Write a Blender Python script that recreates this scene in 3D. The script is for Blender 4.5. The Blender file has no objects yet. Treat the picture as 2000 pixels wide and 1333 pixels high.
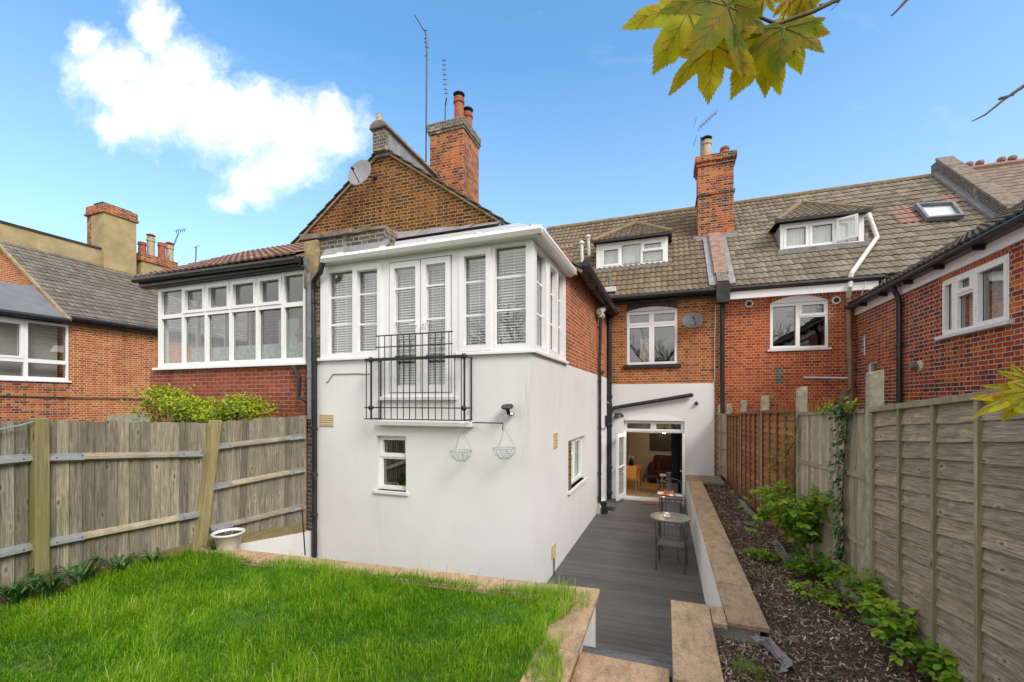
import bpy, bmesh, math, random
import numpy as np
from mathutils import Vector, Matrix, Quaternion
rng = random.Random(7)
NP = np.random.default_rng(11)
S = bpy.context.scene
COL = S.collection
# ------------------------------------------------------------------ camera
EYE = 2.9
YAW = math.radians(19.65)
cam = bpy.data.cameras.new('camera'); co = bpy.data.objects.new('camera', cam); COL.objects.link(co)
co.location = (0, 0, EYE); co.rotation_euler = (math.radians(90), 0, YAW)
cam.sensor_width = 36; cam.lens = 840/2000*36; cam.shift_y = 118.5/2000; cam.clip_start = .05; cam.clip_end = 3000
S.camera = co
S.view_settings.view_transform = 'Standard'; S.view_settings.look = 'None'
S.view_settings.gamma = 1; S.view_settings.exposure = 1.38
# ------------------------------------------------------------------ sky and sun
SUN = Vector((.74, -.50, .78)).normalized()
SKY_STRENGTH = .12
w = bpy.data.worlds.new('World'); S.world = w; w.use_nodes = True

class G:                                             # small node helper
    def __init__(s, nt): s.nt = nt
    def n(s, t, ins=None, **pr):
        nd = s.nt.nodes.new(t)
        for k, v in pr.items(): setattr(nd, k, v)
        for k, v in (ins or {}).items(): s.put(nd.inputs[k], v)
        return nd
    def put(s, sock, v):
        if isinstance(v, bpy.types.NodeSocket): s.nt.links.new(v, sock)
        elif v is not None:
            if hasattr(sock, 'default_value') and sock.type == 'RGBA' and len(v) == 3: v = (*v, 1)
            sock.default_value = v
    def m(s, op, a, b=None, c=None, clamp=False):
        nd = s.n('ShaderNodeMath', operation=op, use_clamp=clamp)
        for i, v in enumerate((a, b, c)):
            if v is not None: s.put(nd.inputs[i], v)
        return nd.outputs[0]
    def vm(s, op, a, b=None, out=0):
        nd = s.n('ShaderNodeVectorMath', operation=op)
        s.put(nd.inputs[0], a)
        if b is not None: s.put(nd.inputs[1], b)
        return nd.outputs['Value' if out == 'v' else 0]
    def xyz(s, v):
        nd = s.n('ShaderNodeSeparateXYZ', {0: v}); return nd.outputs[0], nd.outputs[1], nd.outputs[2]
    def comb(s, x, y, z=0.0):
        nd = s.n('ShaderNodeCombineXYZ'); s.put(nd.inputs[0], x); s.put(nd.inputs[1], y); s.put(nd.inputs[2], z); return nd.outputs[0]
    def noise(s, vec, scale, detail=3, rough=.55, dist=0):
        nd = s.n('ShaderNodeTexNoise', {'Vector': vec, 'Scale': scale, 'Detail': detail, 'Roughness': rough, 'Distortion': dist}); return nd.outputs['Fac']
    def wn(s, vec):
        nd = s.n('ShaderNodeTexWhiteNoise', {'Vector': vec}, noise_dimensions='3D'); return nd.outputs['Value']
    def voro(s, vec, scale, feature='F1'):
        nd = s.n('ShaderNodeTexVoronoi', {'Vector': vec, 'Scale': scale}, feature=feature); return nd.outputs['Distance']
    def ramp(s, f, stops, interp='LINEAR'):
        nd = s.n('ShaderNodeValToRGB', {'Fac': f}); cr = nd.color_ramp; cr.interpolation = interp
        while len(cr.elements) < len(stops): cr.elements.new(.5)
        for e, (p, c) in zip(cr.elements, stops):
            e.position = p; e.color = (*c, 1) if len(c) == 3 else c
        return nd.outputs[0]
    def mapr(s, f, a, b, c=0., d=1.):
        nd = s.n('ShaderNodeMapRange', {0: f, 1: a, 2: b, 3: c, 4: d}); return nd.outputs[0]
    def mix(s, f, a, b, mode='MIX'):
        nd = s.n('ShaderNodeMix', data_type='RGBA', blend_type=mode)
        s.put(nd.inputs[0], f); s.put(nd.inputs[6], a); s.put(nd.inputs[7], b); return nd.outputs[2]
    def bump(s, h, strength=.5, dist=.01):
        nd = s.n('ShaderNodeBump', {'Height': h, 'Strength': strength, 'Distance': dist}); return nd.outputs[0]

g = G(w.node_tree)
bg = w.node_tree.nodes['Background']
sky = g.n('ShaderNodeTexSky', sky_type='NISHITA', sun_disc=False)
sky.sun_elevation = math.asin(SUN.z); sky.sun_rotation = math.atan2(SUN.x, SUN.y)
sky.air_density = 1.0; sky.dust_density = 1.3; sky.ozone_density = 1.6
# one bright cumulus fixed in the sky (angles measured from a fixed compass bearing)
cb, sb = math.cos(YAW), math.sin(YAW)
d = g.n('ShaderNodeTexCoord').outputs['Generated']
fw = g.vm('DOT_PRODUCT', d, (-sb, cb, 0), 'v'); rt = g.vm('DOT_PRODUCT', d, (cb, sb, 0), 'v')
up = g.xyz(d)[2]
fs = g.m('MAXIMUM', fw, .05)
A = g.m('DIVIDE', rt, fs); B = g.m('DIVIDE', up, fs)
nv = g.comb(A, B)
wob = g.n('ShaderNodeTexNoise', {'Vector': nv, 'Scale': 7., 'Detail': 5., 'Roughness': .6}).outputs['Color']
wv = g.vm('ADD', nv, g.vm('MULTIPLY', g.vm('SUBTRACT', wob, (.5, .5, .5)), (.13, .13, 0)))
dens = None
for (ex, ey, rx, ry) in [(300, 55, 62, 72), (215, 140, 92, 70), (300, 200, 130, 90), (395, 215, 125, 85), (480, 235, 125, 80),
                         (570, 265, 115, 72), (640, 250, 78, 64), (500, 345, 72, 55), (560, 320, 90, 55), (350, 130, 95, 62),
                         (250, 250, 75, 45), (165, 85, 36, 46), (460, 385, 46, 26)]:
    q = g.vm('SUBTRACT', wv, ((ex-1000)/840, (785-ey)/840, 0))
    q = g.vm('MULTIPLY', q, (840/rx, 840/ry, 0))
    e = g.m('SUBTRACT', 1., g.vm('LENGTH', q, out='v'))
    dens = e if dens is None else g.m('SMOOTH_MAX', dens, e, .25)
fb = g.noise(wv, 16., 7, .62)
dn = g.m('ADD', dens, g.m('MULTIPLY', g.m('SUBTRACT', fb, .5), 1.5))
cov = g.mapr(dn, -.22, .62)
cov = g.m('MULTIPLY', g.m('POWER', cov, 1.25), g.m('GREATER_THAN', fw, .1))
wisp = g.mapr(g.noise(g.vm('MULTIPLY', nv, (1., 2.2, 1.)), 3.2, 6, .6), .60, .95, 0, .25)
cov = g.m('MAXIMUM', cov, wisp)
shade = g.mix(g.mapr(dn, .05, 1.0), (3.6, 4.0, 4.6), (4.6, 4.7, 4.8))
hs = g.n('ShaderNodeHueSaturation', {'Hue': .492, 'Saturation': 1.22, 'Value': 1.1, 'Color': sky.outputs[0]}).outputs[0]
hs = g.mix(g.mapr(up, .08, .62, .42, 0), hs, (2.55, 2.75, 3.05))
skc = g.mix(cov, hs, shade)
# unseen overcast added overhead, to the sides and behind the viewer for soft neutral light
on = g.noise(d, 2.6, 6, .6)
oc = g.mapr(g.m('ADD', fw, g.m('MULTIPLY', g.m('SUBTRACT', on, .5), .5)), .46, .18)
ocol = g.mix(g.mapr(on, .3, .7), (2.8, 2.85, 2.95), (5.2, 5.05, 4.85))
skc = g.mix(oc, skc, ocol)
g.put(bg.inputs[0], skc); bg.inputs[1].default_value = SKY_STRENGTH
sl = bpy.data.lights.new('sun', 'SUN'); so = bpy.data.objects.new('sun', sl); COL.objects.link(so)
sl.energy = 1.1; sl.angle = math.radians(22); sl.color = (1, .96, .90)
so.rotation_euler = (-SUN).to_track_quat('-Z', 'Y').to_euler(); so.location = (10, -12, 20)

# ------------------------------------------------------------------ measuring helpers (photo pixel -> point on a real plane)
def ray(x, y):
    u = (x-1000)/840; v = (785-y)/840
    return Vector((cb*u - sb, sb*u + cb, v))
def onZ(x, y, z):
    r = ray(x, y); t = (z-EYE)/r.z; return Vector((r.x*t, r.y*t, z))
def onY(x, y, Y):
    r = ray(x, y); t = Y/r.y; return Vector((r.x*t, Y, EYE+r.z*t))
def onX(x, y, X):
    r = ray(x, y); t = X/r.x; return Vector((X, r.y*t, EYE+r.z*t))
class Pl:                                            # a vertical plane: origin, direction along, outward normal
    def __init__(s, p, q, flip=False):
        s.p = Vector((p[0], p[1])); dd = Vector((q[0]-p[0], q[1]-p[1])); s.len = dd.length; s.d = dd.normalized()
        s.n = Vector((s.d.y, -s.d.x)) * (-1 if flip else 1)
    def pt(s, a, z, o=0): v = s.p + s.d*a + s.n*o; return (v.x, v.y, z)
    def px(s, x, y, o=0):
        r = ray(x, y); t = ((s.p + s.n*o).dot(s.n))/(Vector((r.x, r.y)).dot(s.n))
        h = Vector((r.x*t, r.y*t)); return ((h-s.p).dot(s.d), EYE+r.z*t)
    def rect(s, x0, yt, x1, yb, y2t=None, y2b=None):  # pixel box -> (a0,z0,a1,z1); y2* = values at the x1 side
        a0, zt = s.px(x0, yt); a0, zb = s.px(x0, yb)
        a1, zt2 = s.px(x1, yt if y2t is None else y2t); a1, zb2 = s.px(x1, yb if y2b is None else y2b)
        if y2t is None: zt2 = zt
        if y2b is None: zb2 = zb
        return (a0, (zb+zb2)/2, a1, (zt+zt2)/2)

# ------------------------------------------------------------------ mesh builder
ORG = {}
class MB:
    def __init__(s): s.v = []; s.f = []; s.uv = {}; s.r = []; s.mi = []; s.rnd = 0.; s.mat = 0
    def vert(s, p): s.v.append((p[0], p[1], p[2])); return len(s.v)-1
    def fi(s, ids, uv=None):
        if uv: s.uv[len(s.f)] = uv
        s.f.append(tuple(ids)); s.r.append(s.rnd); s.mi.append(s.mat)
    def face(s, pts, uv=None): s.fi([s.vert(p) for p in pts], uv)
    def hexa(s, c):                                  # 8 corners: bottom ring 0-3, top ring 4-7
        i = [s.vert(p) for p in c]
        for q in ((3, 2, 1, 0), (4, 5, 6, 7), (0, 1, 5, 4), (1, 2, 6, 5), (2, 3, 7, 6), (3, 0, 4, 7)): s.fi([i[k] for k in q])
        return s
    def box(s, a, b):
        x0, y0, z0 = a; x1, y1, z1 = b
        return s.hexa([(x0, y0, z0), (x1, y0, z0), (x1, y1, z0), (x0, y1, z0), (x0, y0, z1), (x1, y0, z1), (x1, y1, z1), (x0, y1, z1)])
    def pbox(s, pl, a0, z0, a1, z1, o0, o1):         # box on a vertical plane between two offsets
        P = pl.pt
        return s.hexa([P(a0, z0, o1), P(a1, z0, o1), P(a1, z0, o0), P(a0, z0, o0), P(a0, z1, o1), P(a1, z1, o1), P(a1, z1, o0), P(a0, z1, o0)])
    def beam(s, p, q, wd, ht, up=(0, 0, 1)):         # rectangular bar from p to q
        p = Vector(p); q = Vector(q); d = (q-p).normalized(); x = d.cross(Vector(up))
        if x.length < 1e-4: x = d.cross(Vector((1, 0, 0)))
        x = x.normalized()*wd/2; y = x.cross(d).normalized()*ht/2
        return s.hexa([p-x-y, p+x-y, q+x-y, q-x-y, p-x+y, p+x+y, q+x+y, q-x+y])
    def plate(s, pl, rect, holes, o0, o1, back=False, sides=True):
        a0, z0, a1, z1 = rect
        As = sorted(set([a0, a1] + [min(max(h[i], a0), a1) for h in holes for i in (0, 2)]))
        Zs = sorted(set([z0, z1] + [min(max(h[i], z0), z1) for h in holes for i in (1, 3)]))
        P = pl.pt
        for i in range(len(As)-1):
            for j in range(len(Zs)-1):
                ca = (As[i]+As[i+1])/2; cz = (Zs[j]+Zs[j+1])/2
                if any(h[0] < ca < h[2] and h[1] < cz < h[3] for h in holes): continue
                q = [(As[i], Zs[j]), (As[i+1], Zs[j]), (As[i+1], Zs[j+1]), (As[i], Zs[j+1])]
                s.face([P(a, z, o1) for a, z in q])
                if back: s.face([P(a, z, o0) for a, z in reversed(q)])
        rs = list(holes) + ([rect] if sides else [])
        for h in rs:
            c = [(h[0], h[1]), (h[2], h[1]), (h[2], h[3]), (h[0], h[3])]
            for k in range(4):
                A_, B_ = c[k], c[(k+1) % 4]
                s.face([P(*A_, o1), P(*B_, o1), P(*B_, o0), P(*A_, o0)])
        return s
    def extr(s, poly, vec):                          # polygon of 3-D points pushed along vec
        n = len(poly); a = [s.vert(p) for p in poly]; b = [s.vert(Vector(p)+Vector(vec)) for p in poly]
        s.fi(a[::-1]); s.fi(b)
        for k in range(n): s.fi([a[k], a[(k+1) % n], b[(k+1) % n], b[k]])
        return s
    def tube(s, pts, r, n=8, caps=True):
        pts = [Vector(p) for p in pts]; rr = r if isinstance(r, (list, tuple)) else [r]*len(pts)
        ref = None; rings = []
        for i, p in enumerate(pts):
            t = (pts[min(i+1, len(pts)-1)] - pts[max(i-1, 0)])
            if t.length < 1e-9: t = Vector((0, 0, 1))
            t.normalize()
            if ref is None: ref = t.orthogonal().normalized()
            x = ref - t*ref.dot(t)
            x = x.normalized() if x.length > 1e-5 else t.orthogonal().normalized()
            ref = x; y = t.cross(x)
            rings.append([s.vert(p + (x*math.cos(2*math.pi*k/n) + y*math.sin(2*math.pi*k/n))*rr[i]) for k in range(n)])
        for i in range(len(rings)-1):
            for k in range(n): s.fi([rings[i][k], rings[i][(k+1) % n], rings[i+1][(k+1) % n], rings[i+1][k]])
        if caps: s.fi(rings[0][::-1]); s.fi(rings[-1])
        return s
    def lathe(s, c, prof, n=20, axis=None):
        q = Vector((0, 0, 1)).rotation_difference(Vector(axis)) if axis else Quaternion()
        rings = []
        for r, z in prof:
            rings.append([s.vert(Vector(c) + q @ Vector((r*math.cos(2*math.pi*k/n), r*math.sin(2*math.pi*k/n), z))) for k in range(n)])
        for i in range(len(rings)-1):
            for k in range(n): s.fi([rings[i][k], rings[i][(k+1) % n], rings[i+1][(k+1) % n], rings[i+1][k]])
        if prof[0][0] > 1e-4: s.fi(rings[0][::-1])
        if prof[-1][0] > 1e-4: s.fi(rings[-1])
        return s
    def sphere(s, c, r, n=10, m=7, sc=(1, 1, 1)):
        prof = [(max(1e-5, r*math.sin(math.pi*i/m)), -r*math.cos(math.pi*i/m)) for i in range(m+1)]
        k = len(s.v); s.lathe((0, 0, 0), prof, n)
        for i in range(k, len(s.v)):
            v = s.v[i]; s.v[i] = (c[0]+v[0]*sc[0], c[1]+v[1]*sc[1], c[2]+v[2]*sc[2])
        return s
    def build(s, name, mat, parent=None, smooth=False, bevel=0., label=None):
        me = bpy.data.meshes.new(name)
        if parent is not None: org = ORG[parent.name]
        else:
            a = np.array(s.v); lo = a.min(0); hi = a.max(0); org = Vector(((lo[0]+hi[0])/2, (lo[1]+hi[1])/2, lo[2]))
        vs = [(x-org.x, y-org.y, z-org.z) for x, y, z in s.v]
        me.from_pydata(vs, [], s.f)
        for mm in (mat if isinstance(mat, (list, tuple)) else [mat]): me.materials.append(mm)
        ul = me.uv_layers.new(name='UVMap'); uv = []
        for k, p in enumerate(me.polygons):
            if k in s.uv: 
                for q in s.uv[k]: uv.extend(q)
                continue
            nx, ny, nz = p.normal
            if abs(nz) > .9:
                for vi in s.f[k]: uv.extend((s.v[vi][0], s.v[vi][1]))
            else:
                h = math.hypot(nx, ny); tx, ty = -ny/h, nx/h
                if abs(tx) > abs(ty):
                    if tx < 0: tx, ty = -tx, -ty
                elif ty < 0: tx, ty = -tx, -ty
                for vi in s.f[k]:
                    x, y, z = s.v[vi]; uv.extend((x*tx+y*ty, z/h))
        ul.data.foreach_set('uv', uv)
        at = me.attributes.new('rnd', 'FLOAT', 'FACE'); at.data.foreach_set('value', s.r)
        me.polygons.foreach_set('material_index', s.mi)
        if smooth: me.polygons.foreach_set('use_smooth', [True]*len(me.polygons))
        me.update()
        o = bpy.data.objects.new(name, me); COL.objects.link(o)
        if parent is not None: o.parent = parent; ORG[o.name] = org
        else: o.location = org; ORG[o.name] = org
        if bevel:
            b = o.modifiers.new('bevel', 'BEVEL'); b.width = bevel; b.segments = 2; b.limit_method = 'ANGLE'; b.angle_limit = math.radians(50)
        if label: o['label'] = label
        return o
def tag(o, label, cat, group=None, kind=None):
    if label: o['label'] = label
    if cat: o['category'] = cat
    if group: o['group'] = group
    if kind: o['kind'] = kind
    return o
def thing(name, label, cat, loc=(0, 0, 0), group=None):
    o = bpy.data.objects.new(name, None); COL.objects.link(o); o.location = loc; o.empty_display_size = .2
    ORG[o.name] = Vector(loc); return tag(o, label, cat, group)
def struct(o): o['kind'] = 'structure'; return o
def dup(root, loc, rz, label=None):
    r = root.copy(); COL.objects.link(r); r.location = loc; r.rotation_euler = (0, 0, rz)
    if label: r['label'] = label
    for ch in list(root.children):
        c = ch.copy(); COL.objects.link(c); c.parent = r
        for gch in list(ch.children):
            d_ = gch.copy(); COL.objects.link(d_); d_.parent = c
    return r
# ------------------------------------------------------------------ materials
def newmat(name):
    m = bpy.data.materials.new(name); m.use_nodes = True
    return m, G(m.node_tree), m.node_tree.nodes['Principled BSDF']
def uvn(g): return g.n('ShaderNodeUVMap').outputs[0]
def attr(g): return g.n('ShaderNodeAttribute', attribute_name='rnd').outputs['Fac']
def objc(g): return g.n('ShaderNodeNewGeometry').outputs['Position']
def plain(name, col, rough=.5, metal=0., var=.12, scale=6., bump=0., spec=.5, dirt=None):
    m, g, b = newmat(name); P = objc(g)
    f = g.noise(P, scale, 5, .6)
    c = g.mix(g.mapr(f, .3, .7), tuple(x*(1-var) for x in col), tuple(min(1, x*(1+var)) for x in col))
    if dirt: c = g.mix(g.mapr(g.noise(P, scale*.45, 6, .7), .52, .75, 0, dirt[1]), c, dirt[0])
    g.put(b.inputs['Base Color'], c); b.inputs['Metallic'].default_value = metal
    g.put(b.inputs['Roughness'], g.mapr(g.noise(P, scale*3, 3), .3, .7, max(0, rough-.08), min(1, rough+.08)))
    b.inputs['Specular IOR Level'].default_value = spec
    if bump: g.put(b.inputs['Normal'], g.bump(g.noise(P, scale*12, 5, .65), bump, .004))
    return m
def brick(name, cols, mortar, bond='flemish', mw=.011, L=.225, H=.075, darkhead=0., patch=None, soot=.35, wobble=.004, vert=False):
    m, g, b = newmat(name)
    uv = uvn(g); P = objc(g)
    if vert:
        x, y, z = g.xyz(uv); uv = g.comb(y, x)
    wn = g.n('ShaderNodeTexNoise', {'Vector': P, 'Scale': 9., 'Detail': 2.}).outputs['Color']
    uv = g.vm('ADD', uv, g.vm('MULTIPLY', g.vm('SUBTRACT', wn, (.5, .5, .5)), (wobble*2, wobble*2, 0)))
    u, v, _ = g.xyz(uv)
    row = g.m('FLOOR', g.m('DIVIDE', v, H)); fy = g.m('SUBTRACT', v, g.m('MULTIPLY', row, H))
    par = g.m('FLOORED_MODULO', row, 2.)
    if bond == 'flemish':
        T = L*1.5; uu = g.m('ADD', u, g.m('MULTIPLY', par, T/2)); k = g.m('FLOOR', g.m('DIVIDE', uu, T))
        f = g.m('SUBTRACT', uu, g.m('MULTIPLY', k, T)); hd = g.m('GREATER_THAN', f, L)
        fx = g.m('SUBTRACT', f, g.m('MULTIPLY', hd, L)); wd = g.m('SUBTRACT', L, g.m('MULTIPLY', hd, L/2))
        idx = g.m('ADD', g.m('MULTIPLY', k, 2.), hd)
    elif bond == 'english':
        hd = par; wd = g.m('SUBTRACT', L, g.m('MULTIPLY', par, L/2))
        uu = g.m('ADD', u, g.m('MULTIPLY', par, L/4)); idx = g.m('FLOOR', g.m('DIVIDE', uu, wd))
        fx = g.m('SUBTRACT', uu, g.m('MULTIPLY', idx, wd))
    else:
        hd = 0.; wd = L; uu = g.m('ADD', u, g.m('MULTIPLY', par, L/2)); idx = g.m('FLOOR', g.m('DIVIDE', uu, L))
        fx = g.m('SUBTRACT', uu, g.m('MULTIPLY', idx, L))
    dx = g.m('MINIMUM', fx, g.m('SUBTRACT', wd, fx)); dy = g.m('MINIMUM', fy, g.m('SUBTRACT', H, fy))
    e = g.m('ADD', g.m('MINIMUM', dx, dy), g.m('MULTIPLY', g.m('SUBTRACT', g.noise(P, 60., 3), .5), .008))
    mask = g.mapr(e, mw*.45, mw*.85)
    iv = g.comb(idx, row, 3.7)
    r = g.wn(iv)
    darkhead *= .6
    if darkhead: r = g.m('ADD', r, g.m('MULTIPLY', g.m('MULTIPLY', hd, g.wn(g.comb(idx, row, 9.1))), -darkhead), clamp=True)
    big = g.noise(P, .8, 6, .7); r = g.m('ADD', g.m('MULTIPLY', r, .85), .09)
    r2 = g.m('ADD', r, g.m('MULTIPLY', g.m('SUBTRACT', big, .5), 1.1), clamp=True)
    cols = [tuple(min(.8, x*1.48) for x in q) for q in cols]; mortar = tuple(min(.8, x*1.28) for x in mortar)
    n = len(cols); c = g.ramp(r2, [(i/(n-1), q) for i, q in enumerate(cols)])
    tex = g.noise(P, 38., 5, .7)
    c = g.mix(g.mapr(tex, .3, .72), g.mix(.4, c, (.03, .02, .02)), c)
    if patch: c = g.mix(g.mapr(g.noise(P, patch[2], 3, .5), patch[1], patch[1]+.05, 0, .8), c, g.mix(r, patch[0], tuple(x*.6 for x in patch[0])))
    mo = g.mix(g.mapr(g.noise(P, 5., 5, .7), .3, .6), tuple(x*.6 for x in mortar), mortar)
    c = g.mix(mask, mo, c)
    st = g.mapr(g.noise(g.vm('MULTIPLY', P, (1, 1, .35)), 1.4, 6, .65), .5, .78, 0, soot)
    c = g.mix(st, c, (.05, .04, .03))
    fade = g.mapr(g.noise(P, 1.9, 7, .72), .56, .74, 0, .38)
    c = g.mix(fade, c, g.mix(.5, mo, c))
    dk = g.mapr(g.noise(g.vm('ADD', P, (7.3, 2.1, 5.5)), 1.15, 7, .7), .54, .72, 0, .5)
    c = g.mix(dk, c, g.mix(1., c, (.42, .38, .36), 'MULTIPLY'))
    c = g.n('ShaderNodeHueSaturation', {'Saturation': 1.04, 'Color': c}).outputs[0]
    g.put(b.inputs['Base Color'], c); b.inputs['Roughness'].default_value = .88; b.inputs['Specular IOR Level'].default_value = .2
    h = g.m('ADD', g.m('MULTIPLY', mask, .7), g.m('MULTIPLY', tex, .35))
    g.put(b.inputs['Normal'], g.bump(h, .8, .008))
    return m
def wood(name, dark, light, axis='v', stain=None, gscale=1., moss=None, var=1.):
    m, g, b = newmat(name); u, v, _ = g.xyz(uvn(g)); r = attr(g); P = objc(g)
    if axis == 'v': vec = g.comb(g.m('MULTIPLY', u, 80*gscale), g.m('MULTIPLY', v, 2.6*gscale), g.m('MULTIPLY', r, 57.))
    else: vec = g.comb(g.m('MULTIPLY', v, 120*gscale), g.m('MULTIPLY', u, 5.*gscale), g.m('MULTIPLY', r, 57.))
    gr = g.noise(vec, 1., 6, .66, .7); gr2 = g.noise(vec, 3.1, 4, .6, .6)
    f = g.m('ADD', g.m('MULTIPLY', gr, .7), g.m('MULTIPLY', gr2, .3))
    c = g.mix(g.mapr(f, .36, .64), dark, light)
    kn = g.voro(g.vm('MULTIPLY', vec, (.05, .62, 1.)), 2.1)
    c = g.mix(g.mapr(kn, .04, .10, .85, 0), c, tuple(x*.4 for x in dark)); c = g.mix(g.m('MULTIPLY', g.mapr(kn, .10, .16), g.mapr(kn, .16, .30, .28, 0)), c, tuple(min(.8, x*1.35) for x in light))
    br = g.ramp(r, [(0, (.55, .54, .52)), (.3, (.9, .88, .86)), (.55, (.72, .72, .70)), (.8, (1.15, 1.10, 1.04)), (1, (.75, .76, .70))])
    c = g.mix(var, c, br, 'MULTIPLY')
    if stain: c = g.mix(g.mapr(g.noise(P, 2.3, 5, .65), .48, .72, 0, .65), c, stain)
    if moss:
        mz = g.noise(g.vm('MULTIPLY', P, (1, 1, .3)), 3.5, 5, .7)
        c = g.mix(g.mapr(mz, .45, .68, 0, moss[1]), c, moss[0])
    g.put(b.inputs['Base Color'], c); b.inputs['Roughness'].default_value = .85; b.inputs['Specular IOR Level'].default_value = .25
    g.put(b.inputs['Normal'], g.bump(f, .55, .004)); return m
def tiles(name, cols, tw=.165, row=.30, lichen=None, patch=None):
    m, g, b = newmat(name); u, v, _ = g.xyz(uvn(g)); P = objc(g)
    r = g.wn(g.comb(g.m('FLOOR', g.m('DIVIDE', u, tw)), g.m('FLOOR', g.m('DIVIDE', v, row)), 1.3))
    big = g.noise(P, .8, 5, .65)
    cols = [tuple(min(.8, x*1.35) for x in q) for q in cols]
    rr = g.m('ADD', g.m('MULTIPLY', r, .55), g.m('MULTIPLY', g.mapr(big, .25, .75), .45))
    n = len(cols); c = g.ramp(rr, [(i/(n-1), q) for i, q in enumerate(cols)])
    fine = g.noise(P, 26., 6, .7)
    c = g.mix(g.mapr(fine, .35, .65), g.mix(.45, c, (.03, .028, .02)), c)
    if lichen: c = g.mix(g.mapr(g.noise(P, 7., 6, .75), .56, .70, 0, .75), c, lichen)
    if patch: c = g.mix(g.mapr(g.noise(P, 1.1, 3), .63, .68, 0, .7), c, patch)
    g.put(b.inputs['Base Color'], c); b.inputs['Roughness'].default_value = .9; b.inputs['Specular IOR Level'].default_value = .2
    g.put(b.inputs['Normal'], g.bump(fine, .6, .006)); return m
def glassy(name, tint=(.97, .985, .98), base=.10, top=.85):
    m, g, b = newmat(name); nt = m.node_tree; nt.nodes.remove(b)
    lw = g.n('ShaderNodeLayerWeight', {'Blend': .5}).outputs['Facing']
    f = g.m('ADD', base, g.m('MULTIPLY', g.m('POWER', lw, 4.), top))
    wav = g.bump(g.noise(objc(g), 2.2, 2), .05, .02)
    tr = g.n('ShaderNodeBsdfTransparent', {0: tint}); gl = g.n('ShaderNodeBsdfGlossy', {'Color': (1, 1, 1), 'Roughness': .0, 'Normal': wav})
    mx = g.n('ShaderNodeMixShader', {0: f, 1: tr.outputs[0], 2: gl.outputs[0]})
    g.put(nt.nodes['Material Output'].inputs[0], mx.outputs[0]); return m
def leafmat(name, cols, rough=.5, trans=.35, veins=False):
    m, g, b = newmat(name); r = attr(g); P = objc(g)
    n = len(cols); c = g.ramp(r, [(i/(n-1), q) for i, q in enumerate(cols)])
    c = g.mix(g.mapr(g.noise(P, 30., 3), .3, .7, 0, .35), c, tuple(x*.55 for x in cols[0]))
    if veins:
        u, v, _ = g.xyz(uvn(g))
        blot = g.noise(P, 14., 4, .6); c = g.mix(g.mapr(blot, .45, .72, 0, .85), c, (.66, .34, .02))
        rib = g.m('ABSOLUTE', g.m('SINE', g.m('MULTIPLY', g.m('ADD', v, g.m('MULTIPLY', g.m('ABSOLUTE', u), .9)), 34.)))
        c = g.mix(g.mapr(rib, 0, .22, .18, 0), c, (.06, .08, .004))
    g.put(b.inputs['Base Color'], c); b.inputs['Roughness'].default_value = rough; b.inputs['Specular IOR Level'].default_value = .35
    t = g.n('ShaderNodeBsdfTranslucent', {0: c}); mx = g.n('ShaderNodeMixShader', {0: trans, 1: b.outputs[0], 2: t.outputs[0]})
    g.put(m.node_tree.nodes['Material Output'].inputs[0], mx.outputs[0]); return m

MT = {}
def render_white():
    m, g, b = newmat('white_render'); P = objc(g)
    c = g.mix(g.mapr(g.noise(P, 1.1, 5, .6), .3, .75), (.80, .795, .785), (.73, .725, .71))
    st = g.noise(g.vm('MULTIPLY', P, (7., 7., .35)), 1., 5, .7)
    c = g.mix(g.mapr(st, .62, .82, 0, .22), c, (.55, .53, .46))
    x, y, z = g.xyz(P)
    for (sx, sy, wx, z0, hz, amt) in ((-1.93, 5.955, .09, 2.75, .7, .5), (-1.72, 6.3, .12, 3.2, .5, .35), (-3.55, 5.955, .35, 2.75, .28, .22), (-4.45, 5.955, .22, .95, .5, .25), (-5.4, 5.955, .3, 3.3, .35, .2)):
        ex = g.m('POWER', g.m('DIVIDE', g.m('SUBTRACT', x, sx), wx), 2.); ez = g.m('POWER', g.m('DIVIDE', g.m('SUBTRACT', z, z0), hz), 2.)
        fall = g.m('EXPONENT', g.m('MULTIPLY', g.m('ADD', ex, ez), -1.))
        str_ = g.mapr(g.noise(g.vm('MULTIPLY', P, (26., 26., 1.2)), 1., 4, .65), .38, .70)
        c = g.mix(g.m('MULTIPLY', g.m('MULTIPLY', fall, str_), amt), c, (.33, .33, .25))
    g.put(b.inputs['Base Color'], c); b.inputs['Roughness'].default_value = .8; b.inputs['Specular IOR Level'].default_value = .25
    h = g.m('ADD', g.noise(P, 70., 4, .6), g.m('MULTIPLY', g.noise(P, 3., 3), 1.6))
    g.put(b.inputs['Normal'], g.bump(h, .22, .005)); return m
MT['render'] = render_white()
MT['brick_ours'] = brick('brick_ours', [(.09, .035, .022), (.20, .055, .022), (.34, .085, .03), (.40, .12, .04), (.30, .13, .05)], (.44, .33, .20), 'english', .013, soot=.25)
MT['brick_side'] = brick('brick_side', [(.15, .05, .03), (.30, .07, .028), (.40, .095, .035), (.42, .13, .05)], (.46, .36, .25), 'flemish', .012, soot=.15)
MT['brick_gable'] = brick('brick_gable', [(.03, .02, .017), (.07, .032, .02), (.11, .042, .02), (.16, .06, .024), (.25, .095, .03)], (.33, .215, .085), 'flemish', .015, darkhead=.3, patch=((.40, .10, .03), .66, .8))
MT['brick_chim'] = brick('brick_chim', [(.035, .028, .025), (.16, .045, .025), (.36, .08, .025), (.44, .13, .04), (.40, .18, .07)], (.36, .30, .22), 'flemish', .012, darkhead=.5, soot=.45)
MT['brick_red'] = brick('brick_red', [(.17, .04, .022), (.33, .06, .025), (.42, .085, .03), (.44, .12, .045)], (.45, .34, .23), 'english', .011, soot=.35)
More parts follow.
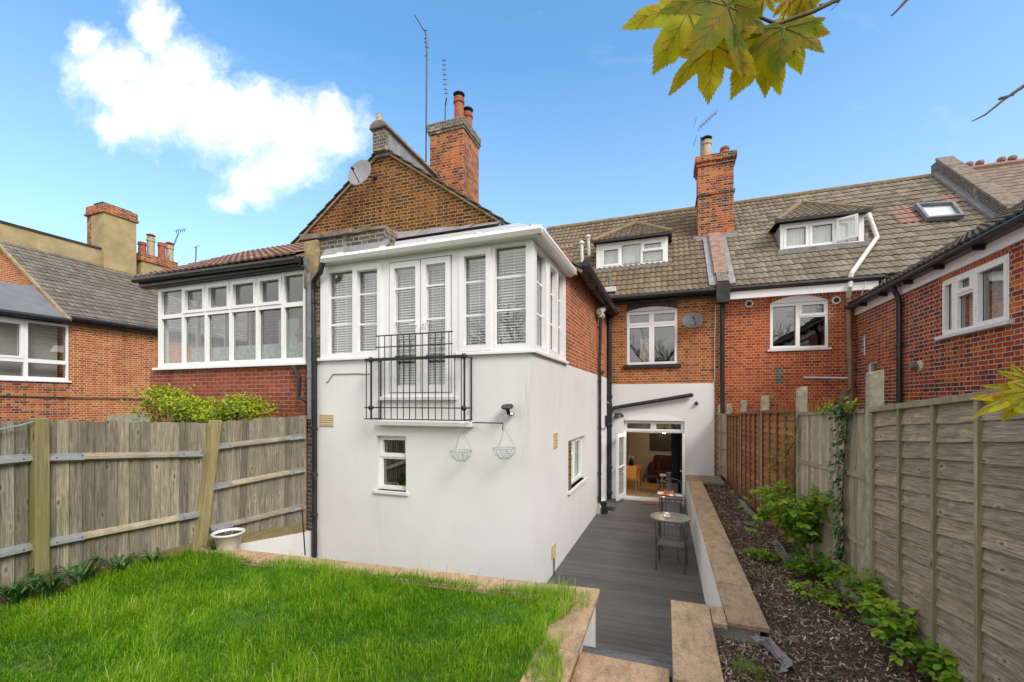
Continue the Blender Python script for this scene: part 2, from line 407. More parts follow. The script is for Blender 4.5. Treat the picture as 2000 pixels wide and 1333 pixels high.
MT['brick_wing'] = brick('brick_wing', [(.05, .03, .028), (.12, .035, .028), (.20, .04, .028), (.29, .055, .03), (.33, .075, .03), (.50, .13, .03)], (.47, .37, .27), 'flemish', .012, darkhead=.75, soot=.12)
MT['brick_far'] = brick('brick_far', [(.20, .05, .025), (.36, .08, .03), (.42, .11, .04), (.44, .17, .06)], (.50, .37, .23), 'flemish', .016, soot=.12)
MT['brick_new'] = brick('brick_new', [(.17, .05, .034), (.24, .06, .038), (.30, .085, .05)], (.34, .27, .21), 'stretcher', .008, soot=.25)
MT['soldier'] = brick('soldier', [(.22, .06, .03), (.36, .08, .03), (.42, .11, .04)], (.45, .36, .25), 'stretcher', .010, L=.225, soot=.1, vert=True)
MT['arch_dark'] = brick('arch_dark', [(.03, .03, .03), (.06, .055, .055), (.09, .08, .08)], (.13, .12, .11), 'stretcher', .009, L=.225, soot=.1, vert=True)
MT['brick_grey'] = brick('brick_grey', [(.05, .05, .055), (.09, .085, .09), (.13, .11, .10)], (.33, .28, .19), 'flemish', .014, patch=((.5, .46, .38), .60, 3.))
MT['pvc'] = plain('white_upvc', (.88, .88, .87), .3, var=.02, spec=.5, dirt=((.6, .58, .52), .10))
MT['panelw'] = plain('white_panel', (.87, .87, .86), .38, var=.03, dirt=((.66, .64, .6), .14))
MT['sillw'] = plain('painted_sill', (.74, .735, .72), .55, var=.06, dirt=((.4, .38, .32), .45), bump=.2)
MT['black'] = plain('black_plastic', (.018, .019, .022), .38, var=.25, dirt=((.12, .12, .115), .35))
MT['iron'] = plain('black_iron', (.016, .016, .018), .5, var=.3, dirt=((.07, .05, .04), .3))
MT['greypipe'] = plain('grey_pipe', (.16, .17, .19), .45, var=.2, dirt=((.35, .36, .36), .4))
MT['oldpipe'] = plain('brown_pipe', (.26, .18, .11), .6, var=.2, dirt=((.13, .09, .06), .5), bump=.2)
MT['whitepipe'] = plain('white_pipe', (.66, .65, .62), .5, var=.1, dirt=((.35, .34, .28), .55))
MT['galv'] = plain('galvanised_steel', (.48, .51, .54), .42, metal=.75, var=.12, scale=20.)
MT['lead'] = plain('lead_flashing', (.27, .27, .28), .6, metal=.2, var=.25, scale=5., bump=.3, dirt=((.45, .44, .42), .6))
MT['terracotta'] = plain('terracotta', (.36, .105, .055), .75, var=.2, scale=9., dirt=((.10, .05, .04), .5), bump=.15)
MT['buffpot'] = plain('buff_clay', (.46, .38, .25), .75, var=.2, scale=9., dirt=((.22, .18, .11), .6), bump=.15)
MT['soot'] = plain('sooty_clay', (.035, .032, .03), .9, var=.3)
MT['stucco'] = plain('stained_stucco', (.40, .31, .16), .9, var=.25, scale=1.6, dirt=((.15, .135, .07), .85), bump=.4)
MT['concrete'] = plain('mossy_concrete', (.33, .31, .23), .9, var=.35, scale=14., dirt=((.20, .21, .09), .85), bump=.6)
MT['capstone'] = plain('weathered_stone', (.20, .16, .13), .9, var=.4, scale=8., dirt=((.07, .06, .055), .6), bump=.7)
MT['corbel'] = plain('mossy_corbel', (.35, .27, .14), .9, var=.3, scale=6., dirt=((.08, .07, .05), .75), bump=.6)
MT['dish'] = plain('grey_dish', (.27, .275, .30), .45, var=.12, scale=10., dirt=((.2, .2, .2), .4))
MT['darkdish'] = plain('dark_dish', (.085, .085, .095), .5, var=.25, scale=10.)
MT['aerial'] = plain('aerial_metal', (.10, .11, .13), .5, metal=.5, var=.2)
MT['buffvent'] = plain('buff_vent', (.56, .44, .24), .6, var=.1, scale=20.)
MT['felt'] = plain('grey_membrane', (.17, .17, .185), .75, var=.12, scale=3.)
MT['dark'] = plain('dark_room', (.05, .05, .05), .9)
MT['wallint'] = plain('room_wall', (.42, .40, .36), .9, var=.05)
MT['greenint'] = plain('sage_room_wall', (.27, .31, .26), .9, var=.06)
MT['tanwall'] = plain('tan_room_wall', (.36, .19, .07), .9, var=.08)
MT['floortile'] = plain('tan_floor_tile', (.48, .33, .17), .35, var=.1)
MT['blind'] = plain('blind_slats', (.86, .85, .79), .55, var=.03)
MT['curtain'] = plain('white_curtain', (.70, .70, .69), .9, var=.05)
MT['net'] = plain('net_curtain', (.40, .44, .43), .9, var=.3, scale=14.)
MT['darkcurtain'] = plain('dark_curtain', (.012, .012, .016), .9, var=.3)
MT['sofa'] = plain('maroon_cloth', (.035, .008, .009), .85, var=.3, scale=12.)
MT['tablewood'] = plain('orange_wood', (.44, .19, .05), .4, var=.12)
MT['orange'] = plain('orange_seat', (.52, .20, .03), .4, var=.08)
MT['chrome'] = plain('chrome', (.6, .6, .6), .2, metal=1., var=.05)
MT['picture'] = plain('dark_picture', (.012, .015, .012), .5, var=.5, scale=9., dirt=((.30, .33, .26), .9))
MT['china'] = plain('white_china', (.82, .81, .79), .2, var=.02)
MT['redcloth'] = plain('red_plate', (.50, .015, .03), .4, var=.1)
MT['food'] = plain('orange_fruit', (.60, .17, .03), .5, var=.35, scale=30.)
MT['pink'] = plain('pale_pink_flower', (.66, .42, .44), .7, var=.15, scale=40.)
MT['metalgrey'] = plain('bistro_metal', (.075, .076, .08), .45, metal=.3, var=.25)
MT['tabletop'] = plain('mottled_tabletop', (.21, .19, .17), .25, var=.2, scale=40.)
MT['mesh'] = plain('textile_sling', (.17, .155, .145), .75, var=.2, scale=60.)
MT['pot'] = plain('white_plastic_pot', (.72, .715, .69), .45, var=.04, dirt=((.38, .36, .29), .55))
MT['soil'] = plain('potting_soil', (.05, .035, .025), .95, var=.5, scale=30., bump=.8)
MT['orangetip'] = plain('orange_grip', (.62, .10, .02), .5)
MT['fabric'] = plain('weed_membrane', (.20, .195, .20), .8, var=.4, scale=25., bump=.6, dirt=((.12, .09, .06), .6))
MT['wire'] = plain('green_wire', (.26, .34, .32), .5, var=.1)
MT['cable'] = plain('thin_cable', (.05, .05, .05), .6)
MT['doormat'] = plain('coir_mat', (.28, .13, .06), .95, var=.4, scale=60., bump=.8)
MT['bark'] = plain('twig_bark', (.13, .09, .065), .85, var=.35, scale=40., bump=.5)
MT['treebark'] = plain('tree_bark', (.10, .08, .06), .9, var=.35, scale=6., bump=.8)
MT['stem'] = plain('green_stem', (.14, .16, .05), .7, var=.3)
MT['glass'] = glassy('window_glass', base=.11)
MT['glasslow'] = glassy('clear_glass', (.95, .975, .96), base=.08, top=.7)
MT['glassdark'] = glassy('dark_glass', (.55, .6, .6), base=.2)
MT['poly'] = plain('white_sheet', (.56, .57, .585), .35, var=.04, dirt=((.5, .5, .47), .4))
MT['slabhatch'] = plain('mossy_slab', (.20, .19, .14), .9, var=.3, scale=8., bump=.4)
MT['fence'] = wood('weathered_boards', (.105, .092, .072), (.42, .375, .305), 'v', moss=((.14, .13, .055), .35))
MT['fencepost'] = wood('green_post', (.20, .165, .085), (.44, .38, .22), 'v', gscale=.6, moss=((.20, .19, .05), .7))
MT['rail'] = wood('pale_rail', (.27, .225, .17), (.56, .50, .41), 'h', moss=((.15, .13, .07), .5))
MT['gravel'] = wood('gravel_board', (.16, .12, .06), (.32, .26, .14), 'h', moss=((.19, .19, .06), .6))
MT['waney'] = wood('grey_lap_boards', (.12, .09, .066), (.52, .43, .34), 'h', gscale=.8, stain=(.21, .165, .125), var=.5)
MT['batten'] = wood('grey_batten', (.23, .19, .13), (.48, .42, .31), 'v', gscale=.7, moss=((.18, .165, .08), .5))
MT['redlap'] = wood('red_brown_lap', (.19, .08, .036), (.50, .25, .125), 'h', stain=(.20, .12, .07))
MT['redbatten'] = wood('red_brown_batten', (.16, .08, .045), (.31, .16, .09), 'v')
MT['palefence'] = wood('pale_boards', (.23, .19, .145), (.58, .51, .41), 'v', moss=((.22, .19, .13), .4))
MT['tile_ours'] = tiles('brown_roof_tiles', [(.085, .066, .045), (.135, .105, .07), (.18, .142, .095), (.23, .185, .13)], lichen=(.20, .17, .09))
MT['tile_next'] = tiles('grey_roof_tiles', [(.10, .084, .062), (.155, .13, .097), (.215, .184, .14), (.29, .25, .195)], lichen=(.23, .20, .13))
MT['tile_far'] = tiles('grey_brown_tiles', [(.08, .07, .06), (.125, .11, .09), (.17, .15, .13), (.22, .195, .17)], lichen=(.25, .235, .20))
MT['tile_wing'] = tiles('dark_grey_tiles', [(.05, .048, .038), (.09, .085, .07), (.13, .12, .095)], lichen=(.17, .16, .11))
MT['tile_red'] = tiles('pale_red_tiles', [(.17, .095, .075), (.24, .14, .11), (.30, .20, .165)], lichen=(.34, .29, .24))
MT['slate'] = tiles('brown_slates', [(.13, .10, .08), (.19, .15, .12), (.25, .21, .17)], tw=.15, row=.22)
MT['ridge'] = plain('ridge_tile', (.22, .16, .09), .9, var=.35, scale=8., dirt=((.08, .07, .04), .5), bump=.5)
MT['pinkstone'] = plain('weathered_pink_stone', (.30, .185, .15), .9, var=.35, scale=7., dirt=((.13, .10, .08), .6), bump=.6)
MT['redtile'] = plain('new_red_tile', (.30, .16, .125), .8, var=.2, scale=12., bump=.3)
def coping_mat():
    m, g, b = newmat('sandstone_coping'); P = objc(g); r = attr(g)
    c = g.mix(g.mapr(g.noise(P, 3.5, 6, .7), .3, .7), (.43, .31, .20), (.57, .43, .30))
    c = g.mix(1., c, g.ramp(r, [(0, (.8, .8, .78)), (.5, (1, .96, .9)), (1, (1.12, 1.0, .92))]), 'MULTIPLY')
    lay = g.noise(g.vm('MULTIPLY', P, (1.0, .45, 1.)), 8., 9, .82, .15)
    c = g.mix(g.mapr(lay, .47, .66, 0, .8), c, (.15, .115, .08))
    c = g.mix(g.mapr(g.noise(P, 55., 6, .8), .48, .66, 0, .65), c, (.15, .115, .08))
    c = g.mix(g.mapr(g.noise(P, 21., 4, .7), .60, .72, 0, .5), c, (.52, .42, .28))
    g.put(b.inputs['Base Color'], c); b.inputs['Roughness'].default_value = .9; b.inputs['Specular IOR Level'].default_value = .2
    g.put(b.inputs['Normal'], g.bump(g.m('ADD', g.noise(P, 40., 6, .7), g.m('MULTIPLY', lay, 1.2)), .7, .008)); return m
MT['coping'] = coping_mat()
def deck_mat():
    m, g, b = newmat('grey_composite_decking'); P = objc(g); x, y, z = g.xyz(P); r = attr(g)
    f = g.noise(g.comb(g.m('MULTIPLY', x, 2.5), g.m('MULTIPLY', y, 40.), g.m('MULTIPLY', r, 31.)), 1., 5, .6)
    c = g.mix(g.mapr(f, .3, .7), (.072, .070, .068), (.125, .121, .117))
    c = g.mix(1., c, g.ramp(r, [(0, (.80, .80, .80)), (1, (1.16, 1.14, 1.10))]), 'MULTIPLY')
    c = g.mix(g.mapr(g.noise(P, 1.5, 6, .7), .45, .72, 0, .55), c, (.145, .138, .128))
    c = g.mix(g.mapr(g.noise(P, 60., 3, .6), .74, .8, 0, .7), c, (.25, .24, .22))
    g.put(b.inputs['Base Color'], c); g.put(b.inputs['Roughness'], g.mapr(g.noise(P, 3., 4), .3, .7, .5, .75))
    grv = g.m('SINE', g.m('MULTIPLY', y, 2*math.pi/.012))
    g.put(b.inputs['Normal'], g.bump(g.m('ADD', g.m('MULTIPLY', grv, .4), f), .5, .003)); return m
MT['deck'] = deck_mat()
MT['tread'] = plain('worn_grey_tread', (.125, .125, .125), .7, var=.3, scale=30., bump=.5, dirt=((.22, .21, .20), .5))
def soil_mat(name, a, bcol, sc):
    m, g, b = newmat(name); P = objc(g)
    c = g.mix(g.mapr(g.noise(P, sc, 6, .7), .3, .7), a, bcol)
    g.put(b.inputs['Base Color'], c); b.inputs['Roughness'].default_value = .95
    g.put(b.inputs['Normal'], g.bump(g.noise(P, sc*2, 6, .7), 1., .02)); return m
MT['lawnsoil'] = soil_mat('lawn_soil', (.05, .12, .012), (.11, .20, .025), 9.)
MT['bedsoil'] = soil_mat('bark_mulch', (.045, .028, .018), (.16, .10, .065), 26.)
MT['ground'] = soil_mat('rough_ground', (.05, .06, .025), (.09, .085, .05), 1.)
MT['grass'] = leafmat('grass_blades', [(.06, .19, .007), (.12, .33, .009), (.205, .47, .011), (.32, .58, .014), (.48, .64, .035), (.68, .66, .26)], .5, .45)
MT['chips'] = leafmat('bark_chips', [(.05, .032, .022), (.15, .10, .07), (.28, .20, .145), (.47, .37, .28), (.70, .59, .47)], .9, .0)
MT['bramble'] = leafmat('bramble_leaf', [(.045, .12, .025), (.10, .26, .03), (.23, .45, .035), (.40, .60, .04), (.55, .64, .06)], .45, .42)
MT['ivy'] = leafmat('ivy_leaf', [(.03, .075, .03), (.055, .13, .05), (.09, .18, .07), (.18, .28, .11)], .35, .25)
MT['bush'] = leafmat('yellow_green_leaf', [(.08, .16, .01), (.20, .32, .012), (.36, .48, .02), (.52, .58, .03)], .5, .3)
MT['strap'] = leafmat('strap_leaf', [(.03, .08, .02), (.055, .14, .03), (.11, .22, .06), (.34, .44, .24)], .4, .25)
MT['yellowleaf'] = leafmat('climber_leaf', [(.10, .18, .015), (.25, .26, .02), (.40, .25, .03), (.42, .12, .03)], .5, .35)
MT['maple'] = leafmat('sycamore_leaf', [(.19, .28, .005), (.45, .52, .006), (.74, .68, .010), (.88, .58, .012)], .6, .7, True)
MT['vein'] = plain('leaf_vein', (.13, .10, .012), .6)
MT['weed'] = leafmat('small_weed', [(.08, .13, .02), (.16, .22, .04), (.25, .3, .06)], .5, .3)
# ------------------------------------------------------------------ building helpers
def tile_roof(mb, O, U, lu, V, lv, tw=.165, amp=.030, row=.30, step=.028, seg=4, pred=None):
    O = Vector(O); U = Vector(U).normalized(); V = Vector(V).normalized(); N = U.cross(V)
    if N.z < 0: N = -N
    nu = int(lu/(tw/seg)); du = lu/nu; nr = math.ceil(lv/row)
    for r in range(nr):
        v0 = r*row; v1 = min(v0+row+.02, lv); jit = [rng.uniform(-.003, .003) for _ in range(nu//seg+2)]
        ids = []
        for i in range(nu+1):
            u = i*du; h = amp*(0.5-0.5*math.cos(2*math.pi*u/tw))**.6 + jit[i//(2*seg)]
            ids.append((mb.vert(O+U*u+V*v0+N*(h-.012)), mb.vert(O+U*u+V*v0+N*(h+step)), mb.vert(O+U*u+V*v1+N*h)))
        for i in range(nu):
            if pred and not pred((i+.5)*du, v0+row*.5): continue
            a, b = ids[i], ids[i+1]; ua = (i+.02)*du; ub = (i+.98)*du; va = v0+.01; vb = v0+row-.005
            mb.fi([a[0], b[0], b[1], a[1]], [(ua, va), (ub, va), (ub, va+.004), (ua, va+.004)])
            mb.fi([a[1], b[1], b[2], a[2]], [(ua, va+.005), (ub, va+.005), (ub, vb), (ua, vb)])
    return mb
def blind(par, pl, a0, z0, a1, z1, off, tilt=.016, pitch=.043):
    b = MB(); z = z1-.03
    while z > z0+.01:
        P = pl.pt
        b.hexa([P(a0, z-tilt, off+.018), P(a1, z-tilt, off+.018), P(a1, z+tilt, off-.018), P(a0, z+tilt, off-.018),
                P(a0, z-tilt+.002, off+.018), P(a1, z-tilt+.002, off+.018), P(a1, z+tilt+.002, off-.018), P(a0, z+tilt+.002, off-.018)])
        z -= pitch
    for f in (.15, .5, .85): 
        a = a0+(a1-a0)*f; b.pbox(pl, a-.004, z0, a+.004, z1, off+.021, off+.024)
    b.pbox(pl, a0, z1-.02, a1, z1+.02, off-.02, off+.02)
    return b.build('blind', MT['blind'], par)
def cells_into(fr, pl, cells, o0, o1, sw=.052, pane='glass', blinds=False, boff=-.12, fm='pvc', curtains=None):
    for c in cells:
        a0, z0, a1, z1 = c[:4]; kind = c[4] if len(c) > 4 else 'f'; bars = c[5] if len(c) > 5 else []
        if kind == 's':
            s_ = MB().plate(pl, (a0-.012, z0-.012, a1+.012, z1+.012), [(a0+sw, z0+sw, a1-sw, z1-sw)], o0, o1+.016, True)
            s_.build('sash', MT[fm], fr, bevel=.004); a0 += sw; z0 += sw; a1 -= sw; z1 -= sw
        MB().pbox(pl, a0, z0, a1, z1, o0+.015, o0+.021).build('pane', MT[pane], fr)
        gsk = MB().plate(pl, (a0-.001, z0-.001, a1+.001, z1+.001), [(a0+.008, z0+.008, a1-.008, z1-.008)], o0+.021, o0+.027, True)
        gsk.build('gasket', MT['black'], fr)
        for zz in bars: MB().pbox(pl, a0, zz-.014, a1, zz+.014, o0+.022, o0+.034).build('glazing_bar', MT[fm], fr)
        if blinds: blind(fr, pl, a0-.03, z0-.02, a1+.03, z1, boff)
        if curtains: 
            cm, f0, f1 = curtains; cb_ = MB(); n = 18
            for k in range(n):
                aa = a0+(a1-a0)*(f0+(f1-f0)*k/n); ab = a0+(a1-a0)*(f0+(f1-f0)*(k+1)/n); w0 = .02*math.sin(k*2.1); w1 = .02*math.sin((k+1)*2.1)
                P = pl.pt; cb_.face([P(aa, z0-.05, -.16+w0), P(ab, z0-.05, -.16+w1), P(ab, z1+.05, -.16+w1), P(aa, z1+.05, -.16+w0)])
            cb_.build('curtain', MT[cm], fr, smooth=True)
def window(root, pl, rect, cells, o0=-.10, o1=-.035, name='window', sill=None, label=None, fm='pvc', **kw):
    fr = MB().plate(pl, rect, [c[:4] for c in cells], o0, o1, True).build(name, MT[fm], root, bevel=.004, label=label)
    cells_into(fr, pl, cells, o0, o1, fm=fm, **kw)
    if sill:
        a0, z0, a1, z1 = rect; sm, ov, th, pr = sill
        MB().pbox(pl, a0-ov, z0-th, a1+ov, z0, o0, pr).build('sill', MT[sm], fr, bevel=.006)
    return fr
def srt(r): return (min(r[0], r[2]), min(r[1], r[3]), max(r[0], r[2]), max(r[1], r[3]))
RS = .94; RY = 12.95; RZ = 6.0
def roofz(Y, off=0): return RZ + RS*(Y-RY) + off
def onRoof(x, y, off=0.):
    r = ray(x, y); t = (RZ+off-RS*RY-EYE)/(r.z-RS*r.y); return Vector((r.x*t, r.y*t, EYE+r.z*t))
def room(root, x0, x1, y0, y1, z0, z1, mat, name='room'):
    b = MB()
    for q in ([(x0, y1, z0), (x1, y1, z0), (x1, y1, z1), (x0, y1, z1)], [(x0, y0, z0), (x0, y1, z0), (x0, y1, z1), (x0, y0, z1)],
              [(x1, y0, z0), (x1, y1, z0), (x1, y1, z1), (x1, y0, z1)], [(x0, y0, z0), (x1, y0, z0), (x1, y1, z0), (x0, y1, z0)],
              [(x0, y0, z1), (x1, y0, z1), (x1, y1, z1), (x0, y1, z1)]): b.face(q)
    return b.build(name, MT[mat], root)
def pot(root, c, r, h, mat, cap=None):
    p = MB().lathe(c, [(r*1.15, 0), (r*1.12, h*.08), (r, h*.12), (r*.93, h*.78), (r*1.12, h*.80), (r*1.14, h*.88), (r*.98, h*.9), (r*1.05, h), (r*.78, h), (r*.75, h*.8)], 18).build('chimney_pot', MT[mat], root, smooth=False)
    if cap: MB().lathe((c[0], c[1], c[2]+h*1.0), [(r*.74, -.03), (r*.74, .07), (r*1.1, .075), (r*1.2, .10), (r*.5, .17), (.001, .18)], 14).build('cowl', MT[cap], p)
    return p

# ================================================================== OUR HOUSE
H1 = thing('terraced_house', 'white rendered and brick house with glazed upper bay, brick gable and open patio doors', 'house', (-1.8, 6, 0))
FR = Pl((-5.75, 5.955), (-1.81, 5.955)); SD = Pl((-1.81, 5.955), (-1.64, 13.2)); FA = Pl((-1.64, 13.2), (1.42, 13.2))
ZS = 3.64
aw = FR.rect(736, 851, 793, 957); ad0 = FR.px(750, 700)[0]; ad1 = FR.px(887, 700)[0]; zd = FR.px(818, 775)[1]
b = MB().plate(FR, (0, -.1, FR.len, ZS), [aw, (ad0, zd, ad1, ZS)], -.22, 0)
sw_ = (SD.px(1110, 860)[0], SD.px(1110, 960)[1], SD.px(1142, 856)[0], SD.px(1110, 862)[1])
sdoor = (SD.px(1172, 830)[0], .05, SD.px(1183, 830)[0], 2.15)
b.plate(SD, (0, -.1, SD.len, ZS-.04), [sw_, sdoor], -.22, 0)
b.face([FR.pt(0, ZS, 0), FR.pt(FR.len, ZS, 0), SD.pt(2.3, ZS, 0), (-5.75, 8.2, ZS)])
wz = 3.42
dA0 = FA.px(1218, 900)[0]; dA1 = FA.px(1337, 900)[0]; dz1 = FA.px(1278, 818)[1]
aedge = FA.px(1395, 900)[0]
arch = []
b.plate(FA, (0, -.1, aedge, wz), [(dA0, .03, dA1, dz1)], -.3, .02)
b.build('rendered_wall', MT['render'], H1)
b = MB().plate(FR, (-.24, -.1, -.004, ZS), [], -.6, -.03).plate(FR, (-.24, ZS, .075, 5.45), [], -.6, -.012); b.build('party_pier', MT['brick_grey'], H1, label='narrow sooty brick strip between the downpipes')
# brick parts
Wn = FA.rect(1224, 610, 1323.4, 714)
MB().plate(FA, (-.1, wz, FA.len, 6.0), [Wn], -.3, 0, sides=False).build('brick_wall', MT['brick_ours'], H1)
b = MB().plate(FA, (aedge, -.1, FA.len, wz), [], -.3, 0, sides=False); b.build('brick_strip', MT['brick_red'], H1)
a8 = SD.px(1105, 600)[0]
MB().plate(SD, (a8, ZS-.04, SD.len+.02, 5.75), [srt((SD.px(1171, 650)[0], 3.75, SD.px(1177, 650)[0], 4.6))], -.25, -.004, sides=False).build('side_brick_wall', MT['brick_side'], H1)
swn = srt((SD.px(1171, 650)[0], 3.75, SD.px(1177, 650)[0], 4.6))
window(H1, SD, swn, [(swn[0]+.05, swn[1]+.05, swn[2]-.05, swn[3]-.05)], sill=('black', .05, .06, .04), pane='glassdark')
MB().pbox(SD, swn[0]-.15, swn[3], swn[2]+.15, swn[3]+.2, -.1, .003).build('window_arch', MT['soldier'], H1)
GX0, GXA, GX1, GY = -10.25, -6.03, -1.78, 8.22
b = MB().extr([(GX0, GY, 0), (GX1, GY, 0), (GX1, GY, 5.6), (GXA, GY, 8.55), (GX0, GY, 5.6)], (0, .3, 0)); b.build('gable_wall', MT['brick_gable'], H1)
# red quoin bricks beside the left verge
for s_, nm in ((-1, 'gable_roof_slope'), (1, 'gable_roof_slope')):
    ex = -1.5 if s_ > 0 else -10.55
    b = MB(); V = Vector((GXA-ex, 0, 8.68-5.44)); L_ = V.length
    tile_roof(b, (ex, 8.215, 5.42), (0, 1, 0), 6.5, V, L_, seg=3)
    b.build(nm, MT['tile_ours'], H1)
    b = MB(); b.beam((ex, 8.19, 5.38), (GXA, 8.19, 8.60), .045, .05, (0, 1, 0)); b.build('verge_mortar', MT['corbel'], H1)
    b = MB(); n = 17
    for k in range(n):
        p = Vector((ex, 8.17, 5.45)).lerp(Vector((GXA, 8.17, 8.67)), k/n); q = Vector((ex, 8.17, 5.43)).lerp(Vector((GXA, 8.17, 8.645)), (k+1.12)/n)
        b.rnd = rng.random(); b.beam(p+Vector((0, 0, .015)), q, .018, .10, (0, 1, 0))
    b.build('verge_tiles', MT['tile_wing'], H1)
# ridge parapet with its weathered stone end
b = MB().box((-6.18, 8.16, 8.45), (-5.88, 10.3, 9.0)); b.build('ridge_parapet', MT['lead'], H1)
b = MB().box((-6.2, 8.05, 8.52), (-5.86, 8.16, 8.98)); b.build('parapet_end', MT['brick_grey'], H1)
b = MB().extr([(-6.27, 8.0, 9.0), (-5.8, 8.0, 9.0), (-5.84, 8.0, 9.1), (-5.95, 8.0, 9.17), (-6.12, 8.0, 9.17), (-6.24, 8.0, 9.1)], (0, 2.3, 0)); b.build('parapet_coping', MT['capstone'], H1, bevel=.02)
b = MB().lathe((-6.06, 8.1, 9.14), [(.075, 0), (.075, .05), (.06, .06), (.06, .2), (.065, .21), (.02, .22)], 12); b.build('ridge_cap', MT['buffpot'], H1)
# big chimney
b = MB().box((-6.06, 10.3, 6.5), (-5.05, 11.3, 10.15)); st = b.build('chimney_stack', MT['brick_chim'], H1)
b = MB().box((-6.09, 10.27, 10.15), (-5.02, 11.33, 10.22)).box((-6.115, 10.245, 10.22), (-4.995, 11.355, 10.44)); b.build('chimney_cap', MT['brick_grey'], st, bevel=.01)
pot(st, (-5.30, 10.55, 10.44), .135, .72, 'terracotta', 'soot'); pot(st, (-5.28, 11.05, 10.44), .135, .62, 'terracotta', 'soot')
b = MB().sphere((-5.8, 10.6, 10.44), .13, sc=(1, 1, .7)); b.build('cowl', MT['soot'], st)
# main roof
b = MB(); tile_roof(b, (-4.6, RY, RZ), (1, 0, 0), 6.03, (0, 1, RS), 5.83); b.extr([(-4.6, RY+.05, RZ), (1.46, RY+.05, RZ), (1.46, 17.2, roofz(17.2)-.05), (-4.6, 17.2, roofz(17.2)-.05)], (0, 0, -.06)); b.build('main_roof', MT['tile_ours'], H1)
b = MB(); 
for k in range(20): b.rnd = rng.random(); b.tube([(-4.6+k*.3, 17.2, 9.98), (-4.6+k*.3+.31, 17.2, 9.985)], .115, 10)
b.build('ridge_tiles', MT['ridge'], H1)
b = MB().tube([(-1.66, 12.83, 5.93), (1.40, 12.83, 5.93)], .062, 10).pbox(FA, -.1, 5.80, 3.02, 5.88, .02, .10).box((-1.7, 12.86, 5.88), (1.4, 12.94, 6.0))
b.build('gutter', MT['black'], H1)
b = MB().tube([(-1.42, 8.1, 5.52), (-1.36, 13.0, 5.52)], .066, 10); b.beam((-1.55, 8.2, 5.5), (-1.5, 13.1, 5.5), .1, .14)
for k in range(7): b.pbox(SD, 2.4+k*.75, 5.42, 2.43+k*.75, 5.6, .13, .26)
b.build('gutter', MT['black'], H1)
# second chimney on the party line
b = MB().box((1.0, 15.26, 7.4), (2.04, 16.1, 10.55)).box((.96, 15.22, 9.6), (2.08, 16.14, 9.68)).box((.96, 15.22, 10.55), (2.08, 16.14, 10.66)).box((.91, 15.17, 10.66), (2.13, 16.19, 10.86))
st2 = b.build('chimney_stack', MT['brick_chim'], H1)
MB().box((1.04, 15.3, 10.86), (2.0, 16.06, 10.93)).build('chimney_cap', MT['corbel'], st2)
pot(st2, (1.27, 15.55, 10.88), .15, .62, 'buffpot', 'soot'); pot(st2, (1.82, 15.6, 10.86), .13, .34, 'terracotta')
for x0, x1 in ((.86, 1.0), (2.04, 2.16)): MB().box((x0, 15.25, roofz(15.25)-.1), (x1, 16.2, roofz(15.25)+.14)).build('flashing', MT['lead'], st2)
MB().box((.92, 15.14, roofz(15.2)-.1), (2.12, 15.255, roofz(15.2)+.12)).build('flashing', MT['lead'], st2)
# party wall upstand stepping down the roof between the two houses
p0 = Vector((1.47, 15.2, roofz(15.2))); p1 = Vector((1.47, 13.25, roofz(13.25)))
b = MB().beam((p0.x, p0.y, p0.z+.02), (p1.x, p1.y-.25, p1.z-.21), .28, .30); b.build('party_upstand', MT['brick_grey'], H1)
b = MB(); 
for k in range(4):
    q0 = p0.lerp(p1, k/4); q1 = p0.lerp(p1, (k+.96)/4); b.rnd = rng.random(); b.beam((q0.x, q0.y, q0.z+.20), (q1.x, q1.y, q1.z+.19), .36, .06)
b.build('upstand_tiles', MT['pinkstone'], H1, bevel=.01)
MB().beam((p0.x-.24, p0.y, p0.z+.07), (p1.x-.24, p1.y-.3, p1.z-.21), .2, .07).build('flashing', MT['lead'], H1); MB().beam((p0.x+.24, p0.y, p0.z+.07), (p1.x+.24, p1.y-.3, p1.z-.21), .16, .07).build('flashing', MT['lead'], H1)
b = MB().box((1.28, 12.72, 5.55), (1.62, 13.0, 6.1)); b.build('gutter_box', MT['black'], H1, bevel=.02)

